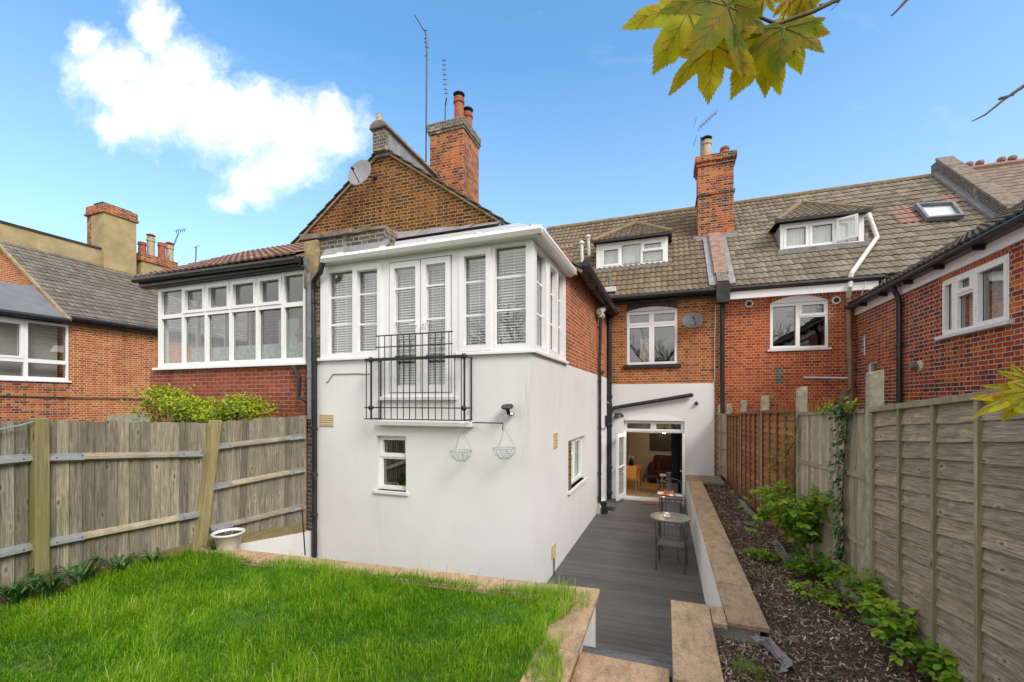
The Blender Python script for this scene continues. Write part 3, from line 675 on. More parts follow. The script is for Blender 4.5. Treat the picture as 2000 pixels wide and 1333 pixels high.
def dormer(root, x0, x1, yf, zb, zt, tile, cells, openone=None, blindmat=None):
    pl = Pl((x0, yf), (x1, yf)); L_ = x1-x0
    cells = [(c[0]*L_, zb+c[1]*(zt-zb), c[2]*L_, zb+c[3]*(zt-zb)) + tuple(c[4:]) for c in cells]
    dr = MB().plate(pl, (0, zb, L_, zt), [c[:4] for c in cells], -.07, 0, True).build('dormer_window', MT['pvc'], root, bevel=.004)
    cells_into(dr, pl, cells, -.07, 0, sw=.05, curtains=(blindmat or 'curtain', -.02, 1.02))
    yb = RY+(zt-RZ)/RS; b = MB()
    for x in (x0+.01, x1-.05): MB().extr([(x, yf+.07, zb-.25), (x, yf+.07, zt), (x, yb, zt)], (.04, 0, 0)).build('dormer_cheek', MT['lead'], root)
    b = MB()
    b = MB(); ax = (x0+x1)/2; ov = .12; ze = zt+.06; A_ = Vector((ax, yf+1.95, zt+1.28))
    e0 = Vector((x0-ov, yf-.14, ze)); e1 = Vector((x1+ov, yf-.14, ze)); lu = (e1-e0).length
    sl = Vector((0, A_.y-e0.y, A_.z-e0.z)); 
    tile_roof(b, e0, (1, 0, 0), lu, sl, sl.length, row=.26, seg=3, pred=lambda u, v: abs(u-lu/2) < (lu/2)*(1-v/sl.length)+.03)
    for e in (e0, e1):
        back = Vector((e.x, yb+.5, ze+.1)); b.face([e, A_, (A_.x, 17.0, A_.z), back])
    b.build('dormer_roof', MT[tile], root)
    b = MB()
    for e in (e0, e1): b.tube([e+Vector((0, 0, .02)), A_+Vector((0, 0, .04))], .075, 8)
    b.build('hip_tiles', MT['ridge'], root)
    MB().box((x0-ov, yf-.2, zt-.0), (x1+ov, yf-.13, zt+.055)).build('dormer_gutter', MT['black'], root)
    MB().hexa([(x0-.08, yf-.12, zb-.12), (x1+.08, yf-.12, zb-.12), (x1+.08, yf+.02, zb-.02), (x0-.08, yf+.02, zb-.02), (x0-.08, yf-.14, zb+.015), (x1+.08, yf-.14, zb+.015), (x1+.08, yf+.02, zb+.03), (x0-.08, yf+.02, zb+.03)]).build('dormer_apron', MT['lead'], root)
    return dr
dormer(H1, -2.14, .07, 14.24, 7.2, 8.06, 'tile_ours', [(.09, .14, .34, .80, 's'), (.37, .10, .63, .86), (.66, .56, .93, .86, 's'), (.66, .12, .93, .52)])
# pipes and vents on the roof
for (x, y0, y1, r) in ((1138, 533, 476, .055), (1151, 500, 464, .05)):
    p = onRoof(x, y0); q = onY(x-2, y1, p.y); b = MB().tube([p-Vector((0, 0, .1)), q], r, 10).lathe((q.x, q.y, q.z-.02), [(r*1.6, 0), (r*1.7, .04), (r*.9, .1), (.01, .12)], 12); b.build('vent_pipe', MT['whitepipe'], H1)
p = onRoof(1191, 570); b = MB().tube([p-Vector((0, 0, .1)), p+Vector((0, 0, .46))], .05, 10); vp_ = b.build('vent_pipe', MT['greypipe'], H1)
MB().box((p.x-.2, p.y-.22, p.z-.06), (p.x+.2, p.y+.14, p.z+.09)).build('vent_collar', MT['whitepipe'], vp_, bevel=.02)
b = MB(); 
p = onRoof(1102, 484, .02); tile_roof(b, (p.x-.33, p.y-.1, p.z-.09), (1, 0, 0), .66, (0, 1, RS), .3)
b.build('patched_tiles', MT['redtile'], H1)
# first floor window with black sill and dark arch
a0, z0, a1, z1 = Wn; am = (a0+a1)/2; zt = z0+(z1-z0)*.74
window(H1, FA, Wn, [(a0+.03, zt+.02, am-.02, z1-.05, 's'), (am+.02, zt+.02, a1-.03, z1-.05, 's'), (a0+.03, z0+.03, am-.02, zt-.02, 's'), (am+.02, z0+.03, a1-.03, zt-.02, 's')], sill=('black', .09, .10, .06), label='white four light window under a dark brick arch')
b = MB(); n = 14
for k in range(n):                                   # shallow arch: cream panel below, dark brick above
    f0, f1 = k/n, (k+1)/n; h0 = .11*(1-(2*f0-1)**2); h1 = .11*(1-(2*f1-1)**2); A0 = a0+(a1-a0)*f0; A1 = a0+(a1-a0)*f1
    b.face([FA.pt(A0, z1+h0, .006), FA.pt(A1, z1+h1, .006), FA.pt(A1, z1+.38, .006), FA.pt(A0, z1+.38, .006)])
b.build('window_arch', MT['arch_dark'], H1)
b = MB()
for k in range(n):
    f0, f1 = k/n, (k+1)/n; h0 = .11*(1-(2*f0-1)**2); h1 = .11*(1-(2*f1-1)**2); A0 = a0+(a1-a0)*f0; A1 = a0+(a1-a0)*f1
    b.face([FA.pt(A0, z1-.005, .003), FA.pt(A1, z1-.005, .003), FA.pt(A1, z1+h1, .003), FA.pt(A0, z1+h0, .003)])
b.build('arch_panel', MT['sillw'], H1)
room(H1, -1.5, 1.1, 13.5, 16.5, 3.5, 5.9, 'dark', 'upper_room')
MB().box((-.75, 13.9, 3.6), (-.42, 14.2, 4.85)).build('wardrobe', MT['buffvent'], H1)
# small ground floor window, front
a0, z0, a1, z1 = aw
window(H1, FR, aw, [(a0+.015, z0+.62*(z1-z0), a1-.015, z1-.02, 's'), (a0+.055, z0+.07, a1-.045, z0+.57*(z1-z0))], o0=-.15, o1=-.09, sill=('sillw', .05, .055, .035), pane='glassdark', label='small white two light window low on the front wall')
room(H1, -5.2, -3.9, 6.3, 8, .4, 3, 'dark', 'store_room')
# side window
a0, z0, a1, z1 = sw_; A_ = lambda f: a0+(a1-a0)*f
window(H1, SD, sw_, [(A_(.04), z0+.62*(z1-z0), A_(.48), z1-.06, 's'), (A_(.06), z0+.06, A_(.48), z0+.58*(z1-z0)), (A_(.54), z0+.05, A_(.96), z1-.05, 's')], o0=-.15, o1=-.09, sill=('sillw', .06, .055, .06), pane='glassdark')
room(H1, -4.2, -2.1, 7, 11, .4, 3, 'dark', 'side_room')
# side door
dd = MB().pbox(SD, sdoor[0], sdoor[1], sdoor[2], sdoor[3], -.14, -.08).build('side_door', MT['pvc'], H1, bevel=.01)
MB().pbox(SD, sdoor[0]+.15, 1.1, sdoor[2]-.15, 1.95, -.08, -.075).build('pane', MT['glassdark'], dd)
# ---- glazed bay
def rz(x0, y0, x1, y1): return srt(FR.rect(x0, y0, x1, y1))
ZT = 5.26; bars = lambda a, b_, fs: [a+(b_-a)*f for f in fs]
c1 = (FR.px(642.5, 600)[0], ZS+.09, FR.px(689, 600)[0], 5.13); c2 = (FR.px(692, 600)[0], ZS+.03, FR.px(746, 600)[0], 5.17)
c3 = (FR.px(763, 600)[0], zd+.07, FR.px(822, 600)[0], 5.15); c4 = (FR.px(824, 600)[0], zd+.07, FR.px(881, 600)[0], 5.15)
c5 = (FR.px(899, 600)[0], ZS+.04, FR.px(959, 600)[0], 5.19); c6 = (FR.px(968, 600)[0], ZS+.11, FR.px(1029, 600)[0], 5.19)
b = MB().plate(FR, (.08, ZS, FR.len+.012, ZT), [c1, c2, c5, c6, (c3[0]-.02, ZS, c4[2]+.02, 5.17)], -.09, .015, True)
b.plate(FR, (ad0, zd, ad1, ZS), [(c3[0]-.02, zd+.06, c4[2]+.02, ZS)], -.09, .015, True)
BAY = b.build('bay_window', MT['panelw'], H1, bevel=.004)
fs = (.36, .70); ht = lambda c: bars(c[1], c[3], fs)
cells_into(BAY, FR, [c1+('f', ht(c1)), c2+('s', ht(c2)), c5+('s', ht(c5)), c6+('f', ht(c6))], -.09, .015, sw=.075, blinds=True, boff=-.17)
for c, hx in ((c3, c3[2]-.05), (c4, c4[0]+.05)):
    DL = MB().plate(FR, c, [(c[0]+.085, c[1]+.11, c[2]-.085, c[3]-.09)], -.08, .03, True).build('french_door', MT['pvc'], H1, bevel=.005)
    gc = (c[0]+.085, c[1]+.11, c[2]-.085, c[3]-.09)
    MB().pbox(FR, *gc, -.03, -.024).build('pane', MT['glass'], DL)
    for zz in bars(c[1], c[3], (.55, .80)): MB().pbox(FR, gc[0], zz-.015, gc[2], zz+.015, -.022, .0).build('glazing_bar', MT['pvc'], DL)
    sg = 1 if c is c3 else -1
    MB().pbox(FR, hx-.018, 3.98, hx+.018, 4.2, .03, .04).tube([FR.pt(hx, 4.12, .03), FR.pt(hx, 4.12, .08), FR.pt(hx-sg*.12, 4.12, .08)], .011, 6).build('handle', MT['pvc'], DL)
    blind(DL, FR, gc[0]-.02, gc[1]-.02, gc[2]+.02, gc[3], -.15)
for (p_, q_) in ((.02, c2[2]+.03), (c5[0]-.06, FR.len+.05)):
    MB().pbox(FR, p_, ZS-.035, q_, ZS+.012, -.05, .055).build('bay_sill', MT['panelw'], BAY, bevel=.008)
MB().pbox(FR, ad0-.07, zd-.06, ad1+.05, zd-.0, -.02, .06).build('door_sill', MT['sillw'], BAY, bevel=.008)
sa = lambda x: SD.px(x, 600)[0]
s1 = (.16, ZS+.10, sa(1064.7), 5.17); s2 = (sa(1069), ZS+.04, sa(1087), 5.19); s3 = (sa(1089.5), ZS+.10, sa(1099), 5.17); aend = sa(1104)
SB = MB().plate(SD, (0.0, ZS, aend, ZT), [s1, s2, s3], -.09, .012, True).build('bay_window', MT['panelw'], H1, bevel=.004)
cells_into(SB, SD, [s1+('f', ht(s1)), s2+('s', ht(s2)), s3+('f', ht(s3))], -.09, .012, sw=.075, blinds=True, boff=-.17)
MB().pbox(SD, -.05, ZS-.035, aend+.06, ZS+.012, -.05, .055).build('bay_sill', MT['panelw'], SB, bevel=.008)
MB().pbox(FR, FR.len-.10, ZS, FR.len+.02, ZT, -.1, .02).build('corner_post', MT['panelw'], H1, bevel=.005)
room(H1, -5.7, -1.95, 6.2, 8.15, 3.66, 5.3, 'wallint', 'bay_room')
# bay roof, fascia, gutter
T1 = (-5.62, 8.2, 6.5); T2 = (-2.8, 8.2, 6.5); E1 = (-5.58, 5.84, 5.37); E2 = (-1.70, 5.84, 5.37); E3 = (-1.60, 8.2, 5.37)
b = MB().extr([E1, E2, T2, T1], (0, 0, -.05)).extr([E2, E3, T2], (0, 0, -.05)); b.build('bay_roof', MT['poly'], H1)
b = MB()
for k in range(9):
    x = -5.4+k*.45; b.beam((x, 5.86, 5.385), (x, 5.93, 5.42), .05, .02)
for k in range(5): b.beam((-5.2+k*.85, 5.81, 5.385), (-5.2+k*.85+.05, 5.90, 5.42), .05, .03)
b.build('roof_bars', MT['poly'], H1)
b = MB().beam((-5.95, 8.16, 6.52), (-3.15, 8.16, 6.50), .12, .10)
n = 9
for k in range(n):
    x0_ = -5.95+k*.31; b.face([(x0_, 8.19, 6.68-.015*k+.04*rng.random()), (x0_+.33, 8.19, 6.68-.015*k+.04*rng.random()), (x0_+.33, 7.9, 6.42), (x0_, 7.9, 6.42)])
b.build('flashing', MT['lead'], H1); b = MB(); b.hexa([(-5.62, 5.86, 5.38), (-4.3, 5.86, 5.40), (-4.3, 6.02, 5.52), (-5.62, 6.02, 5.50), (-5.60, 5.90, 5.42), (-4.3, 5.88, 5.43), (-4.3, 6.02, 5.60), (-5.62, 6.02, 5.62)])
fl_ = b.build('flashing', MT['lead'], H1)
b = MB().extr([(-5.49, 5.78, 5.25), (-5.49, 5.84, 5.25), (-5.49, 5.84, 5.36), (-5.49, 5.755, 5.36), (-5.49, 5.745, 5.31)], (3.87, 0, 0))
b.extr([(-1.645, 5.78, 5.25), (-1.70, 5.78, 5.25), (-1.70, 5.78, 5.36), (-1.62, 5.78, 5.36), (-1.61, 5.78, 5.31)], (.06, 2.15, 0))
b.build('gutter', MT['pvc'], H1, bevel=.008)
b = MB()
for k in range(3): b.rnd = k/6; b.box((-5.58, 5.842+k*.04, 5.255), (-1.70, 5.879+k*.04, 5.268))
for k in range(3): b.box((-1.79+k*.05, 5.85, 5.253), (-1.743+k*.05, 8.0, 5.265))
b.box((-5.58, 5.84, 5.245), (-1.70, 5.852, 5.37)).box((-1.70, 5.84, 5.245), (-1.688, 8.05, 5.37)).build('soffit', MT['panelw'], H1)
# remains of the old party parapet at the bay's left end
b = MB().extr([(-6.02, 5.99, 5.2), (-5.6, 5.99, 5.35), (-4.45, 5.99, 5.5), (-4.35, 5.99, 5.76), (-6.02, 5.99, 5.76)], (0, .32, 0)); b.build('old_parapet', MT['brick_grey'], H1)
b = MB().box((-6.06, 5.93, 4.9), (-5.72, 6.3, 5.75)); b.build('corbel_stone', MT['corbel'], H1, bevel=.04)
xs = [-6.12, -5.74, -5.42, -5.0, -4.66, -4.36]; r3 = random.Random(5)
for k in range(5):
    b = MB(); b.rnd = r3.random(); j = lambda: r3.uniform(-.018, .018); y0_ = 5.90+.015*k+j(); zt_ = 5.865-.012*k
    b.hexa([(xs[k]+.004, y0_, 5.755+j()*.3), (xs[k+1]-.004, y0_+j(), 5.758), (xs[k+1]-.004, 6.36, 5.758), (xs[k]+.004, 6.36, 5.755), (xs[k]+.006, y0_+.01, zt_+j()), (xs[k+1]-.006, y0_+.01+j(), zt_+j()), (xs[k+1]-.006, 6.35, zt_), (xs[k]+.006, 6.35, zt_)])
    b.build('parapet_coping', MT['capstone'], H1, bevel=.012)
# downpipes
X = lambda p: (p.x, p.y, p.z)
b = MB().tube([(-5.48, 5.79, 5.26), (-5.54, 5.80, 5.10), (-5.76, 5.87, 4.98), (-5.79, 5.88, 4.85), (-5.745, 5.885, 3.5), (-5.745, 5.885, -.1)], .044, 10)
for z in (4.6, 3.6, 2.4, 1.6, .9): b.lathe((-5.745 if z < 3.55 else -5.775, 5.885, z), [(.05, 0), (.055, .01), (.055, .05), (.05, .06)], 10)
b.build('downpipe', MT['black'], H1, label='black downpipe at the left corner of the white wall')
pa = SD.px(1166, 700)[0]; Q = lambda z, o: SD.pt(pa, z, o)
b = MB().tube([Q(5.3, .10), Q(4.0, .07), Q(.32, .07), SD.pt(pa-.02, .2, .15), SD.pt(pa, .16, .24), SD.pt(pa, .0, .24)], .042, 10)
for z in (4.8, 3.4, 2.2, 1.0): b.lathe(Q(z, .07), [(.05, 0), (.05, .06)], 10)
b.build('downpipe', MT['black'], H1)
b = MB().tube([SD.pt(pa-.3, 5.18, .1), SD.pt(pa+.25, 5.35, .12)], .075, 10).tube([SD.pt(pa-.15, 5.16, .1), SD.pt(pa+.1, 5.14, .1)], .09, 10); b.build('rain_hopper', MT['whitepipe'], H1)
sx = onY(1190, 800, 13.02).x
b = MB().tube([(sx, 13.02, 6.0), (sx, 13.02, 0)], .075, 12)
for z in (5.2, 3.0, 2.75, 2.15, .9, .15): b.lathe((sx, 13.02, z), [(.08, 0), (.095, .015), (.095, .09), (.08, .11)], 12)
q0 = onY(1199, 797, 13.08); q1 = onY(1350, 772, 13.08)
b.tube([(sx, 13.04, q0.z-.1), X(q0), X(q1)], .055, 10).sphere(X(q1), .06).tube([(sx, 13.02, 2.25), SD.pt(SD.len-.6, 2.25, .05), SD.pt(SD.len-.6, 2.5, .05)], .04, 8).tube([(sx-.02, 13.0, 2.85), (sx-.2, 12.9, 2.85)], .06, 8)
b.build('soil_pipe', MT['black'], H1)
b = MB().tube([(1.47, 12.98, 5.7), (1.47, 13.1, 5.5), (1.47, 13.1, .5)], .06, 10); b.build('downpipe', MT['black'], H1)
b = MB().tube([X(onY(1399, 575, 13.18)), X(onY(1396, 660, 13.18)), X(onY(1396, 742, 13.18)), X(onY(1392, 749, 13.18))], .014, 6); b.build('cable', MT['whitepipe'], H1)
# vents
def vent(pl, r, name='air_vent'):
    v_ = MB().plate(pl, r, [(r[0]+.02, r[1]+.02, r[2]-.02, r[3]-.02)], 0, .018, True); n = 4
    for k in range(n):
        z = r[1]+.02+(r[3]-r[1]-.04)*(k+.5)/n; h = (r[3]-r[1]-.04)/n*.36
        P = pl.pt; v_.hexa([P(r[0]+.02, z-h, .02), P(r[2]-.02, z-h, .02), P(r[2]-.02, z-h, .002), P(r[0]+.02, z-h, .002), P(r[0]+.02, z+h, .008), P(r[2]-.02, z+h, .008), P(r[2]-.02, z+h, .0), P(r[0]+.02, z+h, .0)])
    v_.build(name, MT['buffvent'], H1)
vent(FR, rz(626, 810, 652, 832)); 
for (x, ya, yb_) in ((1084, 846, 875), (1080, 1064, 1090)):
    a_, z_a = SD.px(x, ya); _, z_b = SD.px(x, yb_); vent(SD, (a_-.11, z_b, a_+.11, z_a))
a_, z_ = SD.px(1080, 1090); MB().tube([SD.pt(a_, z_, .02), SD.pt(a_, .0, .02)], .012, 6).build('cable', MT['cable'], H1)
# patio doors
P_ = FA.pt
tr0 = FA.px(1278, 843)[1]; 
TRW = window(H1, FA, (dA0, tr0-.04, dA1, dz1), [(dA0+.04, tr0+.01, (dA0+dA1)/2-.03, dz1-.1, 's'), ((dA0+dA1)/2+.03, tr0+.01, dA1-.04, dz1-.1, 's')], o0=-.16, o1=-.10, name='fanlight')
b = MB(); n = 14
for k in range(n):
    f0, f1 = k/n, (k+1)/n; A0 = dA0+(dA1-dA0)*f0; A1 = dA0+(dA1-dA0)*f1; h0 = .02+.16*(1-(2*f0-1)**2); h1 = .02+.16*(1-(2*f1-1)**2)
    b.face([P_(A0, dz1-.06, .024), P_(A1, dz1-.06, .024), P_(A1, dz1+h1-.04, .024), P_(A0, dz1+h0-.04, .024)])
b.build('arch_panel', MT['panelw'], H1)
b = MB().pbox(FA, dA0, .03, dA0+.06, tr0-.04, -.16, -.08).pbox(FA, dA1-.06, .03, dA1, tr0-.04, -.16, -.08); b.build('door_frame', MT['pvc'], H1)
MB().pbox(FA, dA0-.02, .0, dA1+.02, .07, -.18, .05).build('threshold', MT['panelw'], H1)
for (ax, tx, ty) in ((dA0+.04, -1.30, 12.52), (dA1-.03, .46, 12.45)):
    h = Vector((FA.pt(ax, 0, -.08)[0], FA.pt(ax, 0, -.08)[1])); pl = Pl((h.x, h.y), (tx, ty)) ; Lf = pl.len
    fr = MB().plate(pl, (0, .08, Lf, tr0-.06), [(.09, .2, Lf-.09, tr0-.16)], -.03, .03, True).build('patio_door', MT['pvc'], H1, bevel=.005)
    MB().pbox(pl, .09, .2, Lf-.09, tr0-.16, -.004, .004).build('pane', MT['glass'], fr)
    MB().pbox(pl, .09, 1.0, Lf-.09, 1.03, -.02, .02).build('glazing_bar', MT['pvc'], fr)
    MB().tube([pl.pt(Lf-.05, 1.02, -.03), pl.pt(Lf-.05, 1.02, -.08), pl.pt(Lf-.17, 1.02, -.08)], .011, 6).tube([pl.pt(Lf-.05, 1.02, .03), pl.pt(Lf-.05, 1.02, .08), pl.pt(Lf-.17, 1.02, .08)], .011, 6).build('handle', MT['pvc'], fr)
# the room behind the patio doors
rm = MB(); 
for q in ([(-1.6, 13.45, .05), (1.38, 13.45, .05), (1.38, 16.9, .05), (-1.6, 16.9, .05)],): rm.face(q)
rm.build('room_floor', MT['floortile'], H1)
b = MB(); b.face([(-1.6, 16.8, .05), (1.38, 16.8, .05), (1.38, 16.8, 2.75), (-1.6, 16.8, 2.75)]); b.face([(1.36, 13.45, .05), (1.36, 16.8, .05), (1.36, 16.8, 2.75), (1.36, 13.45, 2.75)]); b.face([(-1.6, 13.45, 2.75), (1.38, 13.45, 2.75), (1.38, 16.8, 2.75), (-1.6, 16.8, 2.75)]); b.build('room_wall', MT['wallint'], H1)
b = MB(); b.face([(-1.35, 13.45, .05), (-1.35, 16.8, .05), (-1.35, 16.8, 2.75), (-1.35, 13.45, 2.75)]); b.build('room_wall', MT['tanwall'], H1, label='tan painted left wall of the patio room')
# ---- things inside the room
t = thing('dining_table', 'orange wood dining table inside the open patio doors', 'table', (-1.1, 14.5, .05))
MB().box((-1.34, 14.2, .73), (-.74, 15.1, .78)).build('tabletop', MT['tablewood'], t, bevel=.01)
for x, y in ((-.81, 14.25), (-.81, 15.02), (-1.28, 15.02), (-1.28, 14.25)): MB().box((x-.04, y-.04, .05), (x+.04, y+.04, .73)).build('leg', MT['tablewood'], t)
def inchair(x, y, rz_, col, label):
    c = thing('dining_chair', label, 'chair', (x, y, .05), 'dining chairs in the patio room')
    MB().box((x-.2, y-.2, .47), (x+.2, y+.2, .50)).build('seat', MT[col], c, bevel=.01)
    MB().box((x-.2, y-.22, .52), (x+.2, y-.19, .92)).build('backrest', MT[col], c, bevel=.01)
    for sx_, sy_ in ((-.18, -.18), (.18, -.18), (-.18, .18), (.18, .18)): MB().tube([(x+sx_, y+sy_, .48), (x+sx_*1.1, y+sy_*1.15, .05)], .012, 6).build('leg', MT['chrome'], c)
    c.rotation_euler = (0, 0, rz_)
inchair(-1.04, 13.95, .0, 'orange', 'orange chair with chrome legs at the near end of the dining table')
inchair(-.42, 14.55, math.radians(88), 'sofa', 'dark red chair with chrome legs at the right side of the dining table')
v_ = thing('flower_vase', 'dark vase of pale pink flowers on the dining table', 'vase', (-1.05, 14.5, .78))
MB().lathe((-1.05, 14.5, .78), [(.05, 0), (.07, .06), (.075, .14), (.045, .22), (.05, .25)], 14).build('vase', MT['darkcurtain'], v_)
b = MB()
for k in range(9): b.sphere((-1.05+rng.uniform(-.1, .12), 14.5+rng.uniform(-.08, .08), 1.07+rng.uniform(-.03, .08)), .045, 7, 5)
b.build('flowers', MT['pink'], v_)
so_ = thing('sofa', 'dark maroon sofa against the back wall of the patio room', 'sofa', (.35, 16.3, .05))
MB().box((-.4, 15.75, .12), (1.2, 16.7, .48)).build('seat', MT['sofa'], so_, bevel=.06)
MB().box((-.4, 16.4, .45), (1.2, 16.72, .95)).build('backrest', MT['sofa'], so_, bevel=.07)
MB().box((-.58, 15.75, .1), (-.38, 16.7, .68)).build('armrest', MT['sofa'], so_, bevel=.06)
b = MB().box((-.18, 15.05, .42), (.2, 15.4, .46)).box((-.18, 15.05, .24), (.2, 15.4, .27)).box((-.13, 15.1, .05), (-.09, 15.35, .42)).box((.11, 15.1, .05), (.15, 15.35, .42)); tag(b.build('side_table', MT['panelw']), 'small white two tier side table beside the dark curtain', 'side table')
b = MB().lathe((.12, 14.5, .05), [(.11, 0), (.11, .55), (.1, .6), (.01, .62)], 16); tag(b.build('waste_bin', MT['greypipe']), 'tall grey bin standing by the curtain inside the doors', 'bin')
pc = onY(1293, 865, 16.76)
pf = MB().box((pc.x-.42, 16.73, pc.z-.3), (pc.x+.45, 16.79, pc.z+.32)); tag(pf.build('wall_picture', MT['picture']), 'dark unframed canvas with pale marks on the back wall', 'picture')
b = MB(); n = 22
for k in range(n):
    x0_ = .16+k*.019; y0_ = 13.62+.035*math.sin(k*1.7); y1_ = 13.62+.035*math.sin((k+1)*1.7); b.face([(x0_, y0_, .08), (x0_+.019, y1_, .08), (x0_+.019, y1_, 2.6), (x0_, y0_, 2.6)])
tag(b.build('door_curtain', MT['darkcurtain'], smooth=True), 'long dark curtain hanging inside the right patio door', 'curtain')
m_, g_, b_ = newmat('lamp_glow'); b_.inputs['Emission Color'].default_value = (1, .55, .18, 1); b_.inputs['Emission Strength'].default_value = 6
MT['glow'] = m_
lp = onY(1297, 838, 15.2); lt = thing('pendant_lamp', 'lit amber pendant lamp under the ceiling of the patio room', 'lamp', (lp.x, lp.y, lp.z))
MB().lathe((lp.x, lp.y, lp.z-.1), [(.17, 0), (.16, .05), (.09, .12), (.02, .16)], 18).build('lamp_shade', MT['orange'], lt)
MB().sphere((lp.x, lp.y, lp.z-.10), .06).build('bulb', MT['glow'], lt)
MB().tube([(lp.x, lp.y, lp.z+.05), (lp.x, lp.y, 2.75)], .006, 5).build('flex', MT['cable'], lt)
pl_ = bpy.data.lights.new('pendant_light', 'POINT'); pl_.energy = 9; pl_.color = (1, .68, .36); pl_.shadow_soft_size = .08
po = bpy.data.objects.new('pendant_light', pl_); COL.objects.link(po); po.location = (lp.x, lp.y, lp.z-.22)

# ================================================================== NEXT HOUSE (right)
H2 = thing('terraced_house', 'red brick house with white dormer, skylight and crooked downpipe, right of the white house', 'house', (3, 13.2, 0))
FB = Pl((1.42, 13.2), (4.6, 13.2))
W2 = (FB.px(1503.6, 600)[0], FB.px(1560, 681)[1], FB.px(1617.8, 600)[0], FB.px(1560, 590)[1])
MB().plate(FB, (0, -.1, 3.2, 6.0), [W2], -.3, 0, sides=False).build('brick_wall', MT['brick_red'], H2)
a0, z0, a1, z1 = W2; am = FB.px(1560, 600)[0]; zt = z0+(z1-z0)*.70
window(H2, FB, W2, [(a0+.02, z0+.03, am-.015, z1-.04, 's'), (am+.02, zt, a1-.04, z1-.04, 's'), (am+.03, z0+.06, a1-.06, zt-.05)], o0=-.09, o1=-.02, sill=('sillw', .06, .06, .05))
b = MB(); n = 14
for k in range(n):
    f0, f1 = k/n, (k+1)/n; h0 = .17*(1-(2*f0-1)**2); h1 = .17*(1-(2*f1-1)**2); A0 = a0+(a1-a0)*f0; A1 = a0+(a1-a0)*f1
    b.face([FB.pt(A0, z1-.005, .005), FB.pt(A1, z1-.005, .005), FB.pt(A1, z1+h1, .005), FB.pt(A0, z1+h0, .005)])
b.build('arch_panel', MT['pvc'], H2)
b = MB()
for k in range(n):
    f0, f1 = k/n, (k+1)/n; h0 = .17*(1-(2*f0-1)**2); h1 = .17*(1-(2*f1-1)**2); A0 = a0+(a1-a0)*f0; A1 = a0+(a1-a0)*f1
    b.face([FB.pt(A0, z1+h0, .008), FB.pt(A1, z1+h1, .008), FB.pt(A1, z1+.40, .008), FB.pt(A0, z1+.40, .008)])
b.build('window_arch', MT['soldier'], H2)
z_ = FB.px(1560, 805)[1]; b = MB()
A0, A1 = FB.px(1500, 800)[0], FB.px(1645, 800)[0]
for k in range(n):
    f0, f1 = k/n, (k+1)/n; h0 = .22*(1-(2*f0-1)**2); h1 = .22*(1-(2*f1-1)**2)
    b.face([FB.pt(A0+(A1-A0)*f0, z_-.4, .005), FB.pt(A0+(A1-A0)*f1, z_-.4, .005), FB.pt(A0+(A1-A0)*f1, z_+.05+h1, .005), FB.pt(A0+(A1-A0)*f0, z_+.05+h0, .005)])
b.build('window_arch', MT['soldier'], H2, label='old brick arch showing just above the fence')
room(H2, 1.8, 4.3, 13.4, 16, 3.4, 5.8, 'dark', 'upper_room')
for x, y in ((1463, 594), (1633, 587)):
    p = onY(x, y, 13.2); v_ = MB().lathe((p.x, 13.195, p.z), [(.10, 0), (.10, .02), (.065, .022), (.06, -.05)], 16, (0, -1, 0)).build('vent_collar', MT['sillw'], H2)
    MB().lathe((p.x, 13.19, p.z), [(.062, 0), (.062, .024), (.001, .025)], 14, (0, -1, 0)).build('vent_hole', MT['dark'], v_)
b = MB(); tile_roof(b, (1.46, RY, RZ), (1, 0, 0), 6.6, (0, 1, RS), 5.83); b.extr([(1.47, RY+.05, RZ), (8.1, RY+.05, RZ), (8.1, 17.2, roofz(17.2)-.05), (1.47, 17.2, roofz(17.2)-.05)], (0, 0, -.06)); b.build('main_roof', MT['tile_next'], H2); MB().box((4.62, 13.2, 4.8), (8.1, 13.4, 6.12)).build('brick_wall', MT['brick_red'], H2)
b = MB()
for k in range(22): b.tube([(1.45+k*.3, 17.2, 9.98), (1.45+k*.3+.31, 17.2, 9.985)], .10, 10)
b.build('ridge_tiles', MT['ridge'], H2)
MB().box((1.62, 12.9, 5.66), (4.9, 12.95, 5.86)).build('fascia', MT['panelw'], H2)
MB().tube([(1.6, 12.85, 5.93), (5.0, 12.85, 5.93)], .055, 10).build('gutter', MT['black'], H2)
dormer(H2, 3.1, 5.07, 14.2, 7.2, 7.98, 'tile_next', [(.05, .10, .34, .88, 's'), (.37, .10, .66, .88, 's'), (.69, .10, .94, .90)])
pl = Pl((4.44, 14.16), (4.88, 13.9)); c = (0, 7.3, .47, 7.92)
fr = MB().plate(pl, c, [(.06, 7.36, .41, 7.86)], 0, .04, True).build('open_casement', MT['pvc'], H2, bevel=.004); MB().pbox(pl, .06, 7.36, .41, 7.86, .01, .016).build('pane', MT['glass'], fr)
q = [onRoof(*k, .10) for k in ((1785, 405), (1860, 401), (1881, 428), (1808, 434))]
def quadframe(q, wd, hgt, lift):
    b = MB(); N = Vector((0, -RS, 1)).normalized()
    c = sum(q, Vector())/4; inn = [c+(p-c)*(1-wd) for p in q]
    for k in range(4):
        b.hexa([q[k], q[(k+1) % 4], inn[(k+1) % 4], inn[k], q[k]+N*hgt, q[(k+1) % 4]+N*hgt, inn[(k+1) % 4]+N*hgt, inn[k]+N*hgt])
    return b, inn, N
b, inn, N = quadframe(q, .16, .12, 0); sk = b.build('skylight', MT['greypipe'], H2)
b = MB(); b.hexa([p+N*.05 for p in inn]+[p+N*.07 for p in inn]); b.build('pane', MT['glass'], sk)
b = MB(); b.hexa([p+N*.0 for p in inn]+[p+N*.01 for p in inn]); b.build('blind', MT['curtain'], sk)
b = MB(); 
